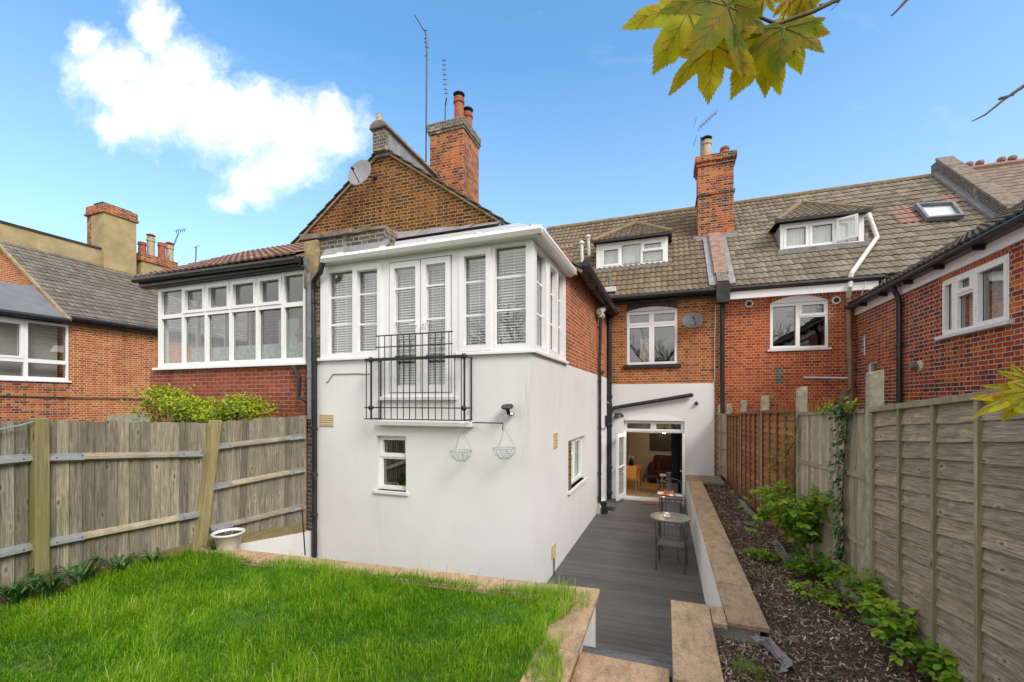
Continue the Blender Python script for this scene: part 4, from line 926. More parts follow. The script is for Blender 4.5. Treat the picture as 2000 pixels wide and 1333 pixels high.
p = onRoof(1785, 436, .02); tile_roof(b, (p.x-.3, p.y, p.z), (1, 0, 0), .5, (0, 1, RS), 1.2); b.build('patched_tiles', MT['redtile'], H2); b = MB()
p = onRoof(1852, 399, .02); tile_roof(b, (p.x, p.y, p.z), (1, 0, 0), .8, (0, 1, RS), .6)
b.build('patched_tiles', MT['redtile'], H2)
w1 = [X(onRoof(1694, 408, .45)), X(onRoof(1697, 420, .25)), X(onRoof(1713, 464, .12)), X(onRoof(1662, 536, .12)), X(onY(1660, 560, 12.85)), X(onY(1657, 580, 13.05))]
MB().tube(w1, .058, 10).build('downpipe', MT['whitepipe'], H2, label='crooked pale pipe running down the tiles from the dormer')
MB().tube([X(onY(1657, 578, 13.08)), X(onY(1662, 790, 13.08))], .06, 10).build('downpipe', MT['oldpipe'], H2)
MB().tube([X(onY(1569, 738, 13.1)), X(onY(1658, 739, 13.1))], .028, 8).build('waste_pipe', MT['whitepipe'], H2)
b = MB().tube([X(onY(1660, 760, 13.0)), X(onY(1648, 766, 12.95)), X(onY(1648, 782, 12.95)), X(onY(1660, 786, 13.0))], .035, 8); b.build('waste_pipe', MT['greypipe'], H2)
MB().pbox(FB, FB.px(1519, 720)[0]-.07, FB.px(1519, 750)[1], FB.px(1519, 720)[0]+.12, FB.px(1519, 716)[1], -.02, .004).build('air_brick', MT['brick_grey'], H2)
MB().tube([X(onRoof(1694, 452, .05)), X(onY(1690, 555, 12.8)), X(onY(1674, 600, 13.0))], .008, 5).build('cable', MT['whitepipe'], H2)
MB().tube([(onY(1725, 560, 12.9).x, 12.9, 5.9), (onY(1725, 560, 12.9).x, 12.9, 5.3)], .05, 8).build('downpipe', MT['greypipe'], H2)

# ================================================================== RIGHT WING HOUSE
H3 = thing('terraced_house', 'dark red brick house wing with white three light window along the right side', 'house', (4.54, 8, 0))
WG = Pl((4.54, -3), (4.54, 13.2), flip=True)
w3 = srt((WG.px(1971, 500)[0], (WG.px(1840, 661)[1]+WG.px(1971, 622)[1])/2, WG.px(1840, 560)[0], (WG.px(1840, 553.8)[1]+WG.px(1971, 489)[1])/2))
sm1 = srt((WG.px(1693, 700)[0], WG.px(1703, 745)[1], WG.px(1713, 700)[0], WG.px(1703, 706)[1]))
sm2 = srt((WG.px(1683, 700)[0], WG.px(1687, 695)[1], WG.px(1690, 700)[0], WG.px(1687, 652)[1]))
MB().plate(WG, (0, -.1, WG.len, 5.36), [w3, sm1, sm2], -.25, 0, sides=False).build('brick_wall', MT['brick_wing'], H3)
a0, z0, a1, z1 = w3; L_ = a1-a0; A_ = lambda f: a0+L_*f
window(H3, WG, w3, [(A_(.03), z0+.03, A_(.44), z1-.06, 's'), (A_(.50), z0+.68*(z1-z0), A_(.74), z1-.06, 's'), (A_(.50), z0+.06, A_(.74), z0+.62*(z1-z0)), (A_(.79), z0+.03, A_(.98), z1-.05, 's')], o0=-.08, o1=-.01, sill=('sillw', .08, .06, .07), curtains=('net', .0, 1.0))
MB().pbox(WG, a0-.05, z1, a1+.12, z1+.235, -.05, .004).build('window_lintel', MT['soldier'], H3)
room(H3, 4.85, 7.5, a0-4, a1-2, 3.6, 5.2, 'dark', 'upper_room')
for r_ in (sm1, sm2):
    window(H3, WG, r_, [(r_[0]+.05, r_[1]+.05, r_[2]-.05, r_[3]-.05)], o0=-.1, o1=-.04, pane='glassdark')
    MB().pbox(WG, r_[0]-.06, r_[3], r_[2]+.06, r_[3]+.25, -.05, .004).build('window_lintel', MT['soldier'], H3)
b = MB(); tile_roof(b, (4.32, -3, 5.34), (0, 1, 0), 17.6, (1, 0, .62), 5.15, seg=3); b.extr([(4.40, -3, 5.30), (4.40, 14.6, 5.30), (8.8, 14.6, 8.02), (8.8, -3, 8.02)], (0, 0, -.05)); b.build('wing_roof', MT['tile_wing'], H3)
MB().box((4.49, -3, 5.07), (4.545, 13.15, 5.235)).build('fascia', MT['panelw'], H3); MB().box((4.36, -3, 5.235), (4.545, 13.15, 5.25)).build('soffit', MT['black'], H3)
b = MB().tube([(4.32, -3, 5.29), (4.32, 13.1, 5.27)], .05, 8)
for k in range(16): b.box((4.33, -2.6+k, 5.17), (4.5, -2.55+k, 5.26))
b.build('gutter', MT['black'], H3)
yd = WG.p.y + WG.px(1766, 650)[0]
MB().tube([(4.34, yd, 5.25), (4.44, yd, 5.02), (4.46, yd, 4.9), (4.46, yd, .4)], .05, 10).lathe((4.46, yd, 4.0), [(.055, 0), (.06, .01), (.06, .07), (.055, .08)], 10).build('downpipe', MT['black'], H3)
yv, zv = WG.px(1797, 716); 
MB().tube([WG.pt(yv, zv, 0), WG.pt(yv, zv, .16)], .065, 12).build('flue', MT['greypipe'], H3); MB().lathe(WG.pt(yv, zv, 0), [(.12, 0), (.11, .02), (.06, .05)], 10, (-1, 0, 0)).build('flue_mortar', MT['buffvent'], H3)
# parapet and slate roof further right
b = MB(); nrm = .42
b.extr([(8.06, 12.6, roofz(12.6)-.3), (8.06, 12.6, roofz(12.6)+.45), (8.06, 17.2, roofz(17.2)+.5), (8.06, 17.6, roofz(17.2)+.5), (8.06, 17.6, roofz(17.2)-.6)], (.30, 0, 0)); b.build('parapet_wall', MT['brick_grey'], H3)
b = MB()
for k in range(8):
    y0_ = 12.55+k*.59; b.rnd = rng.random(); b.beam((8.21, y0_, roofz(y0_)+.50), (8.21, y0_+.57, roofz(y0_+.57)+.50), .42, .08)
b.build('parapet_coping', MT['capstone'], H3, bevel=.02)
MB().beam((8.0, 12.7, roofz(12.7)+.08), (8.0, 17.2, roofz(17.2)+.08), .22, .07).build('flashing', MT['lead'], H3)
b = MB(); tile_roof(b, (8.4, RY, RZ+.05), (1, 0, 0), 7, (0, 1, RS), 5.9, tw=.15, amp=.003, row=.22, step=.012, seg=2); b.build('slate_roof', MT['slate'], H3)
b = MB()
for k in range(8):
    x0_ = 8.6+k*.75; b.tube([(x0_, 17.2, 10.05), (x0_+.74, 17.2, 10.05)], .1, 8)
    for dx_ in (.2, .45): b.lathe((x0_+dx_, 17.2, 10.14), [(.09, 0), (.11, .05), (.09, .12), (.02, .15)], 10)
b.build('crested_ridge', MT['redtile'], H3)

# ================================================================== LEFT NEIGHBOUR WITH SUNROOM
H4 = thing('terraced_house', 'red brick neighbour with a long white framed sunroom, left of the white house', 'house', (-8, 6, 0))
NB = Pl((-9.95, 5.955), (-6.02, 5.955))
MB().plate(NB, (0, -.1, NB.len, 3.56), [], -.25, 0).build('brick_wall', MT['brick_new'], H4)
MB().box((-10.2, 5.955, -.1), (-9.95, 8.2, 3.56)).build('side_wall', MT['brick_new'], H4)
xa = [313, 357, 402, 450, 502, 552, 598]; aa = [NB.px(x, 650)[0] for x in xa]; aa[-1] = NB.len-.02
zs4, ztr, ztop = 3.60, 4.66, 5.25; cl = []
for k in range(6):
    l, r_ = aa[k]+.035, aa[k+1]-.035; cl.append((l, zs4+.09, r_, ztr-.05, 'f'))
    cl.append((l, ztr+.03, r_, ztop-.07, 's' if 0 < k < 5 else 'f'))
window(H4, NB, (0, zs4, NB.len, ztop), cl, o0=-.08, o1=0, name='sunroom_window', sill=('pvc', .08, .05, .07), sw=.045, pane='glasslow')
SL = Pl((-9.95, 8.1), (-9.95, 6.03), flip=False); 
window(H4, SL, (0, zs4, SL.len, ztop), [(.06+.66*k, zs4+.09, .66+.66*k, ztop-.08) for k in range(3)], o0=-.06, o1=0, name='sunroom_window')
MB().box((-8.6, 8.12, 3.5), (-6.05, 8.2, 5.4)).build('room_wall', MT['greenint'], H4); MB().box((-6.06, 5.99, 3.5), (-6.03, 8.12, 5.3)).build('room_wall', MT['greenint'], H4)
MB().box((-9.9, 5.98, 3.45), (-6.0, 8.15, 3.56)).build('room_floor', MT['floortile'], H4)
MB().box((-9.45, 6.3, 3.56), (-6.05, 6.36, 4.02)).build('worktop_back', MT['net'], H4)
tag(MB().box((-8.05, 7.2, 3.56), (-7.45, 7.8, 4.72)).build('fridge', MT['china'], bevel=.02), 'white fridge inside the neighbouring sunroom', 'fridge')
q = onY(586, 652, 6.6); tag(MB().sphere(X(q), .09).tube([X(q), (q.x, q.y, q.z-.35)], .012, 6).lathe((q.x, q.y, 4.02), [(.05, 0), (.05, .12), (.04, .2)], 10).build('yellow_lamp', MT['orange']), 'small yellow ball lamp on the sunroom worktop', 'lamp')
b = MB(); tile_roof(b, (-10.3, 5.72, 5.45), (1, 0, 0), 4.3, (0, 2.48, 1.33), 2.8, seg=4, amp=.022, step=.022); b.extr([(-10.28, 5.76, 5.44), (-6.02, 5.76, 5.44), (-6.02, 8.2, 6.74), (-10.28, 8.2, 6.74)], (0, 0, -.06)); b.build('sunroom_roof', MT['tile_red'], H4)
MB().tube([(-10.35, 5.74, 5.40), (-6.0, 5.74, 5.36)], .055, 10).box((-10.3, 5.80, 5.27), (-6.0, 5.84, 5.44)).box((-10.3, 5.84, 5.255), (-6.0, 5.97, 5.272)).build('gutter', MT['black'], H4)
MB().box((-10.25, 5.98, 5.30), (-6.02, 8.15, 5.34)).build('room_ceiling', MT['greenint'], H4)
gx = onY(604, 700, 5.83).x
b = MB().tube([(gx, 5.74, 5.36), (gx, 5.76, 5.24), (gx, 5.83, 5.12), (gx, 5.83, 2.6)], .038, 10)
for z in (4.95, 4.0, 3.3): b.lathe((gx, 5.83, z), [(.045, 0), (.048, .05), (.045, .06)], 10)
b.build('downpipe', MT['greypipe'], H4)
p = onY(573, 716, 5.88); b = MB().tube([X(p), (p.x+.17, 5.85, p.z-.22), (p.x+.17, 5.83, p.z-.55), (gx-.02, 5.83, p.z-.62)], .035, 8); b.build('waste_pipe', MT['black'], H4)

# ================================================================== FAR LEFT HOUSE
H5 = thing('terraced_house', 'orange brick house with grey tiled roof and dark lean-to bay at far left', 'house', (-18.04, 9, 0))
LF = Pl((-18.04, 8.22), (-18.04, 18)); LB = Pl((-18.04, 5.0), (-18.04, 8.22))
MB().plate(LF, (0, -.1, LF.len, 5.6), [], -.3, 0, sides=False).build('brick_wall', MT['brick_far'], H5)
MB().plate(LB, (0, -.1, LB.len, 3.52), [], -.3, .02).build('bay_wall', MT['brick_chim'], H5)
la = lambda x: LB.px(x, 690)[0]
window(H5, LB, (0, 3.56, LB.len-.02, 5.38), [(la(54), 4.2, la(129), 5.28), (la(54), 3.66, la(129), 4.08), (.25, 4.2, la(44), 5.25, 's'), (.2, 3.66, la(46), 4.08)], o0=-.08, o1=.02, name='bay_window', sill=('pvc', .06, .05, .08), pane='glass')
room(H5, -22, -18.4, 5.2, 8.1, 3.5, 5.45, 'wallint', 'bay_room')
tag(MB().box((-18.95, 7.1, 3.6), (-18.75, 7.75, 4.02)).build('storage_box', MT['orange']), 'orange box behind the far left bay window', 'box')
b = MB().extr([(-17.82, 4.9, 5.5), (-17.82, 8.2, 5.5), (-19.6, 8.2, 6.68), (-19.6, 7.0, 6.68)], (0, 0, -.05)).extr([(-19.6, 8.2, 6.68), (-24, 8.2, 6.55), (-24, 5.4, 5.5), (-17.82, 4.9, 5.5)], (0, 0, -.05)); b.build('bay_roof', MT['felt'], H5)
MB().beam((-17.95, 8.17, 5.62), (-19.62, 8.17, 6.74), .12, .1).beam((-19.6, 8.17, 6.74), (-24, 8.17, 6.66), .12, .12).build('flashing', MT['lead'], H5)
MB().tube([(-17.78, 4.9, 5.46), (-17.78, 8.1, 5.46)], .08, 8).box((-18.05, 4.9, 5.36), (-17.9, 8.15, 5.5)).tube([(-17.75, 8.15, 5.56), (-17.75, 18, 5.56)], .075, 8).box((-18.03, 8.22, 5.42), (-17.86, 18, 5.6)).build('gutter', MT['black'], H5)
MB().extr([(-26.4, 8.22, 3), (-18.07, 8.22, 3), (-18.07, 8.22, 5.6), (-22.2, 8.22, 8.5), (-26.4, 8.22, 5.6)], (0, .3, 0)).build('gable_wall', MT['brick_far'], H5)
b = MB(); tile_roof(b, (-17.72, 8.14, 5.52), (0, 1, 0), 9.5, (-4.48, 0, 3.1), 5.45, row=.30, seg=3, amp=.02); b.build('roof_slope', MT['tile_far'], H5)
MB().beam((-17.75, 8.12, 5.48), (-22.2, 8.12, 8.58), .08, .09, (0, 1, 0)).build('verge', MT['corbel'], H5)
MB().box((-22.4, 8.15, 8.1), (-22.12, 11.1, 9.22)).build('parapet_wall', MT['stucco'], H5); MB().box((-22.45, 8.1, 9.22), (-22.08, 11.1, 9.3)).build('parapet_coping', MT['black'], H5)
st5 = MB().box((-22.78, 11.1, 7.6), (-21.9, 12.25, 10.75)).build('chimney_stack', MT['stucco'], H5)
MB().box((-23.12, 11.12, 7.6), (-22.78, 12.2, 10.75)).build('stack_side', MT['brick_chim'], st5)
MB().box((-23.2, 11.04, 10.75), (-21.84, 12.33, 10.85)).box((-23.15, 11.08, 10.85), (-21.88, 12.3, 11.15)).build('chimney_cap', MT['brick_chim'], st5, bevel=.02)
MB().sphere((-22.8, 11.4, 11.14), .12, sc=(1, 1, .8)).box((-22.7, 11.15, 11.15), (-22.1, 12.2, 11.25)).build('cowl', MT['soot'], st5)
st6 = MB().box((-22.75, 12.5, 8), (-22.0, 13.95, 9.3)).build('chimney_stack', MT['stucco'], H5)
MB().box((-22.85, 12.42, 9.2), (-21.92, 14.05, 9.32)).box((-22.8, 12.46, 9.32), (-21.96, 14.0, 9.55)).build('chimney_cap', MT['brick_chim'], st6)
for k, (dy, m_, cp, h) in enumerate(((.15, 'terracotta', None, .6), (.50, 'buffpot', 'terracotta', .95), (.95, 'terracotta', None, .85), (1.3, 'buffpot', 'terracotta', .85))):
    pot(st6, (-22.3, 12.55+dy, 9.5), .15, h, m_, cp)
# services along the far wall
MB().tube([LF.pt(-2.5, 3.08, .05), LF.pt(2.9, 2.98, .05)], .02, 6).build('cable', MT['cable'], H5)
MB().pbox(LF, 1.0, 2.1, 3.5, 2.45, -.02, .015).build('lintel', MT['concrete'], H5)
# ------------------------------------------------------------------ ground, deck, garden walls
def grid_mesh(name, mat, x0, x1, y0, y1, step, hf, keep=None):
    b = MB(); nx = int((x1-x0)/step)+1; ny = int((y1-y0)/step)+1; ids = {}
    for i in range(nx+1):
        for j in range(ny+1):
            x = x0+(x1-x0)*i/nx; y = y0+(y1-y0)*j/ny; ids[i, j] = b.vert((x, y, hf(x, y)))
    for i in range(nx):
        for j in range(ny):
            cx_ = x0+(x1-x0)*(i+.5)/nx; cy_ = y0+(y1-y0)*(j+.5)/ny
            if keep and not keep(cx_, cy_): continue
            b.fi([ids[i, j], ids[i+1, j], ids[i+1, j+1], ids[i, j+1]])
    return b.build(name, mat, None, smooth=True)
b = MB(); b.face([(-900, -900, -.05), (900, -900, -.05), (900, 900, -.05), (-900, 900, -.05)]); struct(b.build('ground', MT['ground']))
b = MB(); y = 3.86
while y < 13.2:
    w_ = .14; b.rnd = rng.random(); gap = .012 if abs(y-6.94) < .08 else .006
    if y > 11.2: b.rnd = .93+.07*rng.random()
    b.box((-1.98, y, -.03), (.56, y+w_-gap, rng.uniform(-.001, .001))); y += w_
struct(b.build('deck_path', MT['deck'], bevel=.003))
def hl(x, y): return .865 + .018*math.sin(2.1*x+.7*y) + .015*math.sin(3.3*y-1.2*x+1) + .012*math.sin(5.1*x+4.2*y)
def fenceX(y):
    P = [(-6.6, -3), (-6.35, .75), (-6.27, 2.62), (-5.97, 4.15), (-5.86, 5.85)]
    for (xa_, ya_), (xb_, yb_) in zip(P, P[1:]):
        if y <= yb_: return xa_+(xb_-xa_)*(y-ya_)/(yb_-ya_)
    return -5.86
def copY(x): return 4.25+(x+5.5)*.4/4.84                       # far edge of the lawn's back coping
struct(grid_mesh('lawn', MT['lawnsoil'], -6.6, -.80, -3, 4.5, .12, hl, lambda x, y: x > fenceX(y)-.05 and y < copY(x)-.12))
def hb(x, y): return (.775 if y < 4.3 else .80) + .022*math.sin(3*x+2*y) + .018*math.sin(7*y-3*x) + .010*math.sin(13*x+9*y) + .10*max(0, 2.4-y)*.3
def bedkeep(x, y):
    if y > 4.30 and x < .86: return False
    if y > 3.30 and x < .40: return False
    return x < 2.15-.055*max(0, y-2.5)+.1
struct(grid_mesh('planting_bed', MT['bedsoil'], .03, 2.4, -1.5, 12.6, .07, hb, bedkeep))
# right retaining wall
GW = thing('garden_wall', 'white rendered garden wall with sandstone coping along the right of the path', 'wall', (.7, 8, 0))
MB().box((.54, 4.64, -.05), (.84, 13.18, .85)).box((.42, 4.50, .0), (.82, 4.60, .85)).build('wall', MT['render'], GW)
y = 4.34; 
while y < 12.7:
    L_ = min(.92, 12.72-y); b = MB(); b.rnd = rng.random(); b.box((.532, y+.004, .85), (.868, y+L_-.004, .90+rng.uniform(-.003, .003))); b.build('coping_stone', MT['coping'], GW, bevel=.008); y += .92
G2 = thing('garden_wall', 'short white wall with one long sandstone slab at the foot of the steps on the right', 'wall', (.22, 4, 0))
MB().box((.08, 3.36, -.05), (.37, 4.58, .85)).build('wall', MT['render'], G2)
for (x0, y0, x1, y1) in ((.05, 3.32, .395, 4.63), (.405, 4.28, .525, 4.63)):
    b = MB(); b.rnd = rng.random(); b.box((x0, y0, .85), (x1, y1, .903)); b.build('coping_stone', MT['coping'], G2, bevel=.008)
G3 = thing('garden_wall', 'low white retaining wall with sandstone coping around the lawn', 'wall', (-3, 4.3, 0))
BK = Pl((-5.95, copY(-5.95)-.04), (-.70, copY(-.7)-.04))
MB().pbox(BK, 0, -.05, BK.len, .84, 0, .22).box((-.95, 1.0, -.05), (-.70, copY(-.7)-.05, .84)).build('wall', MT['render'], G3)
BK2 = Pl((-5.95, copY(-5.95)), (-.66, copY(-.66))); a = 0
while a < BK2.len-.3:
    L_ = min(.86, BK2.len-.34-a); b = MB(); b.rnd = rng.random(); b.pbox(BK2, a+.004, .845, a+L_-.004, .897, 0, .33); b.build('coping_stone', MT['coping'], G3, bevel=.008); a += .86
y = 4.64
b = MB(); b.rnd = .8; b.extr([(-.99, 4.28, .845), (-.66, 4.28, .845), (-.66, copY(-.66), .845), (-.99, copY(-.99), .845)], (0, 0, .054)); b.build('coping_stone', MT['coping'], G3, bevel=.008)
y = 4.275
while y > .8:
    b = MB(); b.rnd = rng.random(); b.box((-.985, y-.84, .845), (-.66, y-.005, .898)); b.build('coping_stone', MT['coping'], G3, bevel=.008); y -= .845
G4 = thing('garden_wall', 'low white wall under the left fence beside the corner downpipe', 'wall', (-5.95, 5, 0))
MB().extr([(-6.05, 4.3, -.05), (-5.86, 4.3, -.05), (-5.86, 4.3, .84), (-6.05, 4.3, .84)], (.03, 1.6, -.2)).build('wall', MT['render'], G4)
ST = thing('garden_steps', 'grey composite step tread below a sandstone landing slab', 'steps', (-.3, 3.7, 0))
b = MB(); b.rnd = 1.; b.box((-.70, 3.67, .655), (.05, 3.86, .70)); b.build('tread', MT['tread'], ST, bevel=.006)
MB().box((-.70, 3.862, .66), (.05, 3.872, .704)).build('nosing', MT['greypipe'], ST)
MB().box((-.69, 3.715, 0), (.05, 3.86, .65)).box((-.70, 3.9, .0), (.05, 4.2, .30)).build('riser', MT['deck'], ST)
b = MB(); b.rnd = .9; b.box((-.685, 2.5, .72), (.028, 3.665, .765)); b.build('landing_slab', MT['coping'], ST, bevel=.008)
b = MB(); b.rnd = .4; b.box((-.685, 1.2, .72), (.028, 2.49, .765)); b.build('landing_slab', MT['coping'], ST, bevel=.008)
HT = thing('drain_cover', 'mossy concrete slab over red brick at the far end of the bark bed', 'slab', (1.1, 12, .8))
MB().box((.87, 11.55, .86), (1.36, 12.55, .93)).build('slab', MT['slabhatch'], HT, bevel=.012); MB().box((.9, 11.6, .72), (1.33, 12.5, .86)).build('brick_base', MT['terracotta'], HT)

# ------------------------------------------------------------------ left fence
LFN = thing('garden_fence', 'tall weathered feather-edge fence along the left of the lawn', 'fence', (-6.1, 3, .85))
FP = [(-6.35, .70), (-6.27, 2.62), (-5.97, 4.15), (-5.86, 5.80)]
tops = [2.73, 2.70, 2.61, 2.66]; bots = [.86, .86, .86, .66]
railz = [((2.30, 2.31), (1.36, 1.38)), ((2.30, 2.18), (1.38, 1.37)), ((2.26, 2.30), (1.70, 1.73), (1.13, 1.10))]
for i in range(3):
    pl = Pl(FP[i], FP[i+1]); n = int(pl.len/.098); b = MB(); at = lambda f, A_: A_[i]+(A_[i+1]-A_[i])*f
    lean = .0 if i < 2 else -.09
    for k in range(n):
        f0, f1 = k/n, (k+1)/n; b.rnd = rng.random(); P = pl.pt; a0 = f0*pl.len; a1 = f1*pl.len+.012; zb = at(f0, bots)+.13; zt = at((f0+f1)/2, tops)+rng.uniform(-.012, .012)
        t0, t1 = .0, .022; s_ = lean*(1-f0)
        b.hexa([P(a0+s_, zb, t0-.014), P(a1+s_, zb, t1-.014), P(a1+s_, zb, -.022), P(a0+s_, zb, -.022), P(a0, zt, t0-.014), P(a1, zt, t1-.014), P(a1, zt, -.022), P(a0, zt, -.022)])
    b.build('board_panel', MT['fence'], LFN)
    b = MB(); b.rnd = rng.random(); P = pl.pt
    b.hexa([P(0, bots[i]-.06, .012), P(pl.len, bots[i+1]-.02, .012), P(pl.len, bots[i+1]-.02, -.012), P(0, bots[i]-.06, -.012), P(0, bots[i]+.135, .012), P(pl.len, bots[i+1]+.14, .012), P(pl.len, bots[i+1]+.14, -.012), P(0, bots[i]+.135, -.012)])
    b.build('gravel_board', MT['gravel'], LFN)
    for (za, zc) in railz[i]:
        b = MB(); b.rnd = rng.random(); b.extr([P(.06, za-.045, .0), P(.06, za-.02, .06), P(.06, za+.01, .055), P(.06, za+.045, .0)], Vector(P(pl.len-.05, zc, 0))-Vector(P(.06, za, 0)))
        rl = b.build('rail', MT['rail'], LFN)
        for e in (0, 1):
            if i == 0 and e == 0: continue
            aa_ = .055 if e == 0 else pl.len-.40*min(1, pl.len/1.9); L_ = .34*min(1, pl.len/1.9); zz = za+(zc-za)*(aa_/pl.len); z2 = za+(zc-za)*((aa_+L_)/pl.len)
            b = MB(); b.extr([P(aa_, zz-.05, .0), P(aa_, zz-.024, .065), P(aa_, zz+.014, .060), P(aa_, zz+.05, .0)], Vector(P(aa_+L_, z2, 0))-Vector(P(aa_, zz, 0)))
            b.build('bracket', MT['galv'], rl)
            for q_ in (.06, .26):
                if q_ < L_: MB().lathe(Vector(P(aa_+q_, zz+.0, .063)), [(.008, 0), (.006, .004), (.001, .005)], 6, pl.n.to_3d()).build('bolt', MT['iron'], rl)
for (x, y, zt, dx, dy) in ((-6.23, 2.60, 2.72, 0, 0), (-5.93, 4.00, 2.64, -.0, .27), (-6.31, .66, 2.75, 0, 0)):
    b = MB(); b.rnd = rng.random(); h = .058
    b.hexa([(x-h, y-h, .5), (x+h, y-h, .5), (x+h, y+h, .5), (x-h, y+h, .5), (x-h+dx, y-h+dy, zt), (x+h+dx, y-h+dy, zt), (x+h+dx, y+h+dy, zt), (x-h+dx, y+h+dy, zt)])
    b.build('post', MT['fencepost'], LFN, bevel=.006)
b = MB(); P = Pl(FP[0], FP[1]).pt
b.tube([P(1.2, 2.62, .03), P(1.5, 2.60, .05), P(1.75, 2.66, .08), P(1.93, 2.72, .07)], .008, 5); b.build('string', MT['wire'], LFN)

# ------------------------------------------------------------------ right fence
RFN = thing('garden_fence', 'patchwork fence of grey and red-brown panels between concrete posts, right of the bark bed', 'fence', (1.8, 6, .8))
RP = [(2.01, 3.20, 3.36), (1.905, 5.15, 3.21), (1.783, 7.07, 3.116), (1.676, 8.90, 3.02), (1.588, 10.6, 2.94), (1.52, 12.3, 2.86), (1.40, 13.12, 2.84), (2.16, 1.27, 3.5)]
for k, (x, y, zt) in enumerate(RP):
    b = MB(); b.hexa([(x-.045, y-.05, .3), (x+.085, y-.05, .3), (x+.085, y+.05, .3), (x-.045, y+.05, .3), (x-.04, y-.045, zt-.03), (x+.08, y-.045, zt), (x+.08, y+.045, zt), (x-.04, y+.045, zt-.03)])
    b.build('concrete_post', MT['concrete'], RFN, bevel=.008)
def lap_panel(p, q, tz, bz, mb_, mbat, mcap, rows, nb, label, wav=.005):
    pl = Pl(p, q, flip=True); L0, L1 = .055, pl.len-.055; P = pl.pt
    zz = lambda f, s_: (bz[0]+(bz[1]-bz[0])*f) + ((tz[0]+(tz[1]-tz[0])*f)-(bz[0]+(bz[1]-bz[0])*f))*s_
    b = MB(); ns = 16
    for r in range(rows):
        b.rnd = rng.random(); s0 = r/rows; s1 = min(1, (r+1.12)/rows); ids = []; ph = rng.uniform(0, 9); tilt = rng.uniform(-.006, .006)
        for k in range(ns+1):
            f = k/ns; a_ = L0+(L1-L0)*f; w_ = wav*(math.sin(f*9+ph)+.6*math.sin(f*23+ph*2))+tilt*(f-.5)
            ids.append([b.vert(P(a_, zz(f, s0)+w_, .0)), b.vert(P(a_, zz(f, s0)+w_, .027)), b.vert(P(a_, zz(f, s1), .004))])
        for k in range(ns):
            a_, c_ = ids[k], ids[k+1]; u0_ = L0+(L1-L0)*k/ns+r*3.1; u1_ = L0+(L1-L0)*(k+1)/ns+r*3.1; v_ = r*.4; b.fi([a_[0], c_[0], c_[1], a_[1]], [(u0_, v_), (u1_, v_), (u1_, v_+.01), (u0_, v_+.01)]); b.fi([a_[1], c_[1], c_[2], a_[2]], [(u0_, v_+.01), (u1_, v_+.01), (u1_, v_+.15), (u0_, v_+.15)])
    b.face([P(L0, zz(0, 0), -.006), P(L1, zz(1, 0), -.006), P(L1, zz(1, 1), -.006), P(L0, zz(0, 1), -.006)])
    pn = b.build('lap_panel', MT[mb_], RFN, label=label)
    for k in range(nb+1):
        f = k/nb; b = MB(); b.rnd = rng.random(); a_ = L0+.02+(L1-L0-.04)*f; w_ = .017
        b.hexa([P(a_-w_, zz(f, -.01), .045), P(a_+w_, zz(f, -.01), .045), P(a_+w_, zz(f, -.01), .0), P(a_-w_, zz(f, -.01), .0), P(a_-w_, zz(f, 1), .045), P(a_+w_, zz(f, 1), .045), P(a_+w_, zz(f, 1), .0), P(a_-w_, zz(f, 1), .0)])
        b.build('batten', MT[mbat], pn)
    b = MB(); b.rnd = rng.random(); h = .05
    b.hexa([P(L0, zz(0, 1), .055), P(L1, zz(1, 1), .055), P(L1, zz(1, 1), -.02), P(L0, zz(0, 1), -.02), P(L0, zz(0, 1)+h, .055), P(L1, zz(1, 1)+h, .055), P(L1, zz(1, 1)+h, -.02), P(L0, zz(0, 1)+h, -.02)])
    b.build('cap_rail', MT[mcap], pn, bevel=.004)
    b = MB(); b.rnd = rng.random(); b.hexa([P(L0, zz(0, 0)-.3, .0), P(L1, zz(1, 0)-.3, .0), P(L1, zz(1, 0)-.3, -.03), P(L0, zz(0, 0)-.3, -.03), P(L0, zz(0, 0), .0), P(L1, zz(1, 0), .0), P(L1, zz(1, 0), -.03), P(L0, zz(0, 0), -.03)]); b.build('gravel_board', MT['gravel'], RFN)
def board_panel(p, q, tz, bz, rails, mb_, mr, label, cap=True):
    pl = Pl(p, q, flip=True); L0, L1 = .055, pl.len-.055; P = pl.pt; n = int((L1-L0)/.082); b = MB(); lf = lambda f, t: t[0]+(t[1]-t[0])*f
    for k in range(n):
        f0, f1 = k/n, (k+1)/n; b.rnd = rng.random(); a0 = L0+(L1-L0)*f0; a1 = L0+(L1-L0)*f1+.008; zb = lf(f0, bz); zt = lf(f0, tz)
        b.hexa([P(a0, zb, .002), P(a1, zb, .024), P(a1, zb, -.01), P(a0, zb, -.01), P(a0, zt, .002), P(a1, zt, .024), P(a1, zt, -.01), P(a0, zt, -.01)])
    pn = b.build('board_panel', MT[mb_], RFN, label=label)
    for (za, zc) in rails:
        b = MB(); b.rnd = rng.random(); b.hexa([P(L0, za-.022, .04), P(L1, zc-.022, .04), P(L1, zc-.022, .0), P(L0, za-.022, .0), P(L0, za+.022, .04), P(L1, zc+.022, .04), P(L1, zc+.022, .0), P(L0, za+.022, .0)])
        b.build('rail', MT[mr], pn)
xy = [k[:2] for k in RP]
lap_panel(xy[0], xy[1], (2.95, 2.795), (1.01, .873), 'waney', 'batten', 'batten', 14, 4, 'large grey waney lap panel nearest the viewer')
lap_panel(xy[7], xy[0], (3.1, 2.95), (1.15, 1.01), 'waney', 'batten', 'batten', 14, 4, 'grey waney lap panel at the right edge')
board_panel(xy[1], xy[2], (2.80, 2.72), (.74, .7), [(2.81, 2.73), (2.15, 2.07), (1.47, 1.42)], 'palefence', 'rail', 'pale grey vertical board panel with ivy on it')
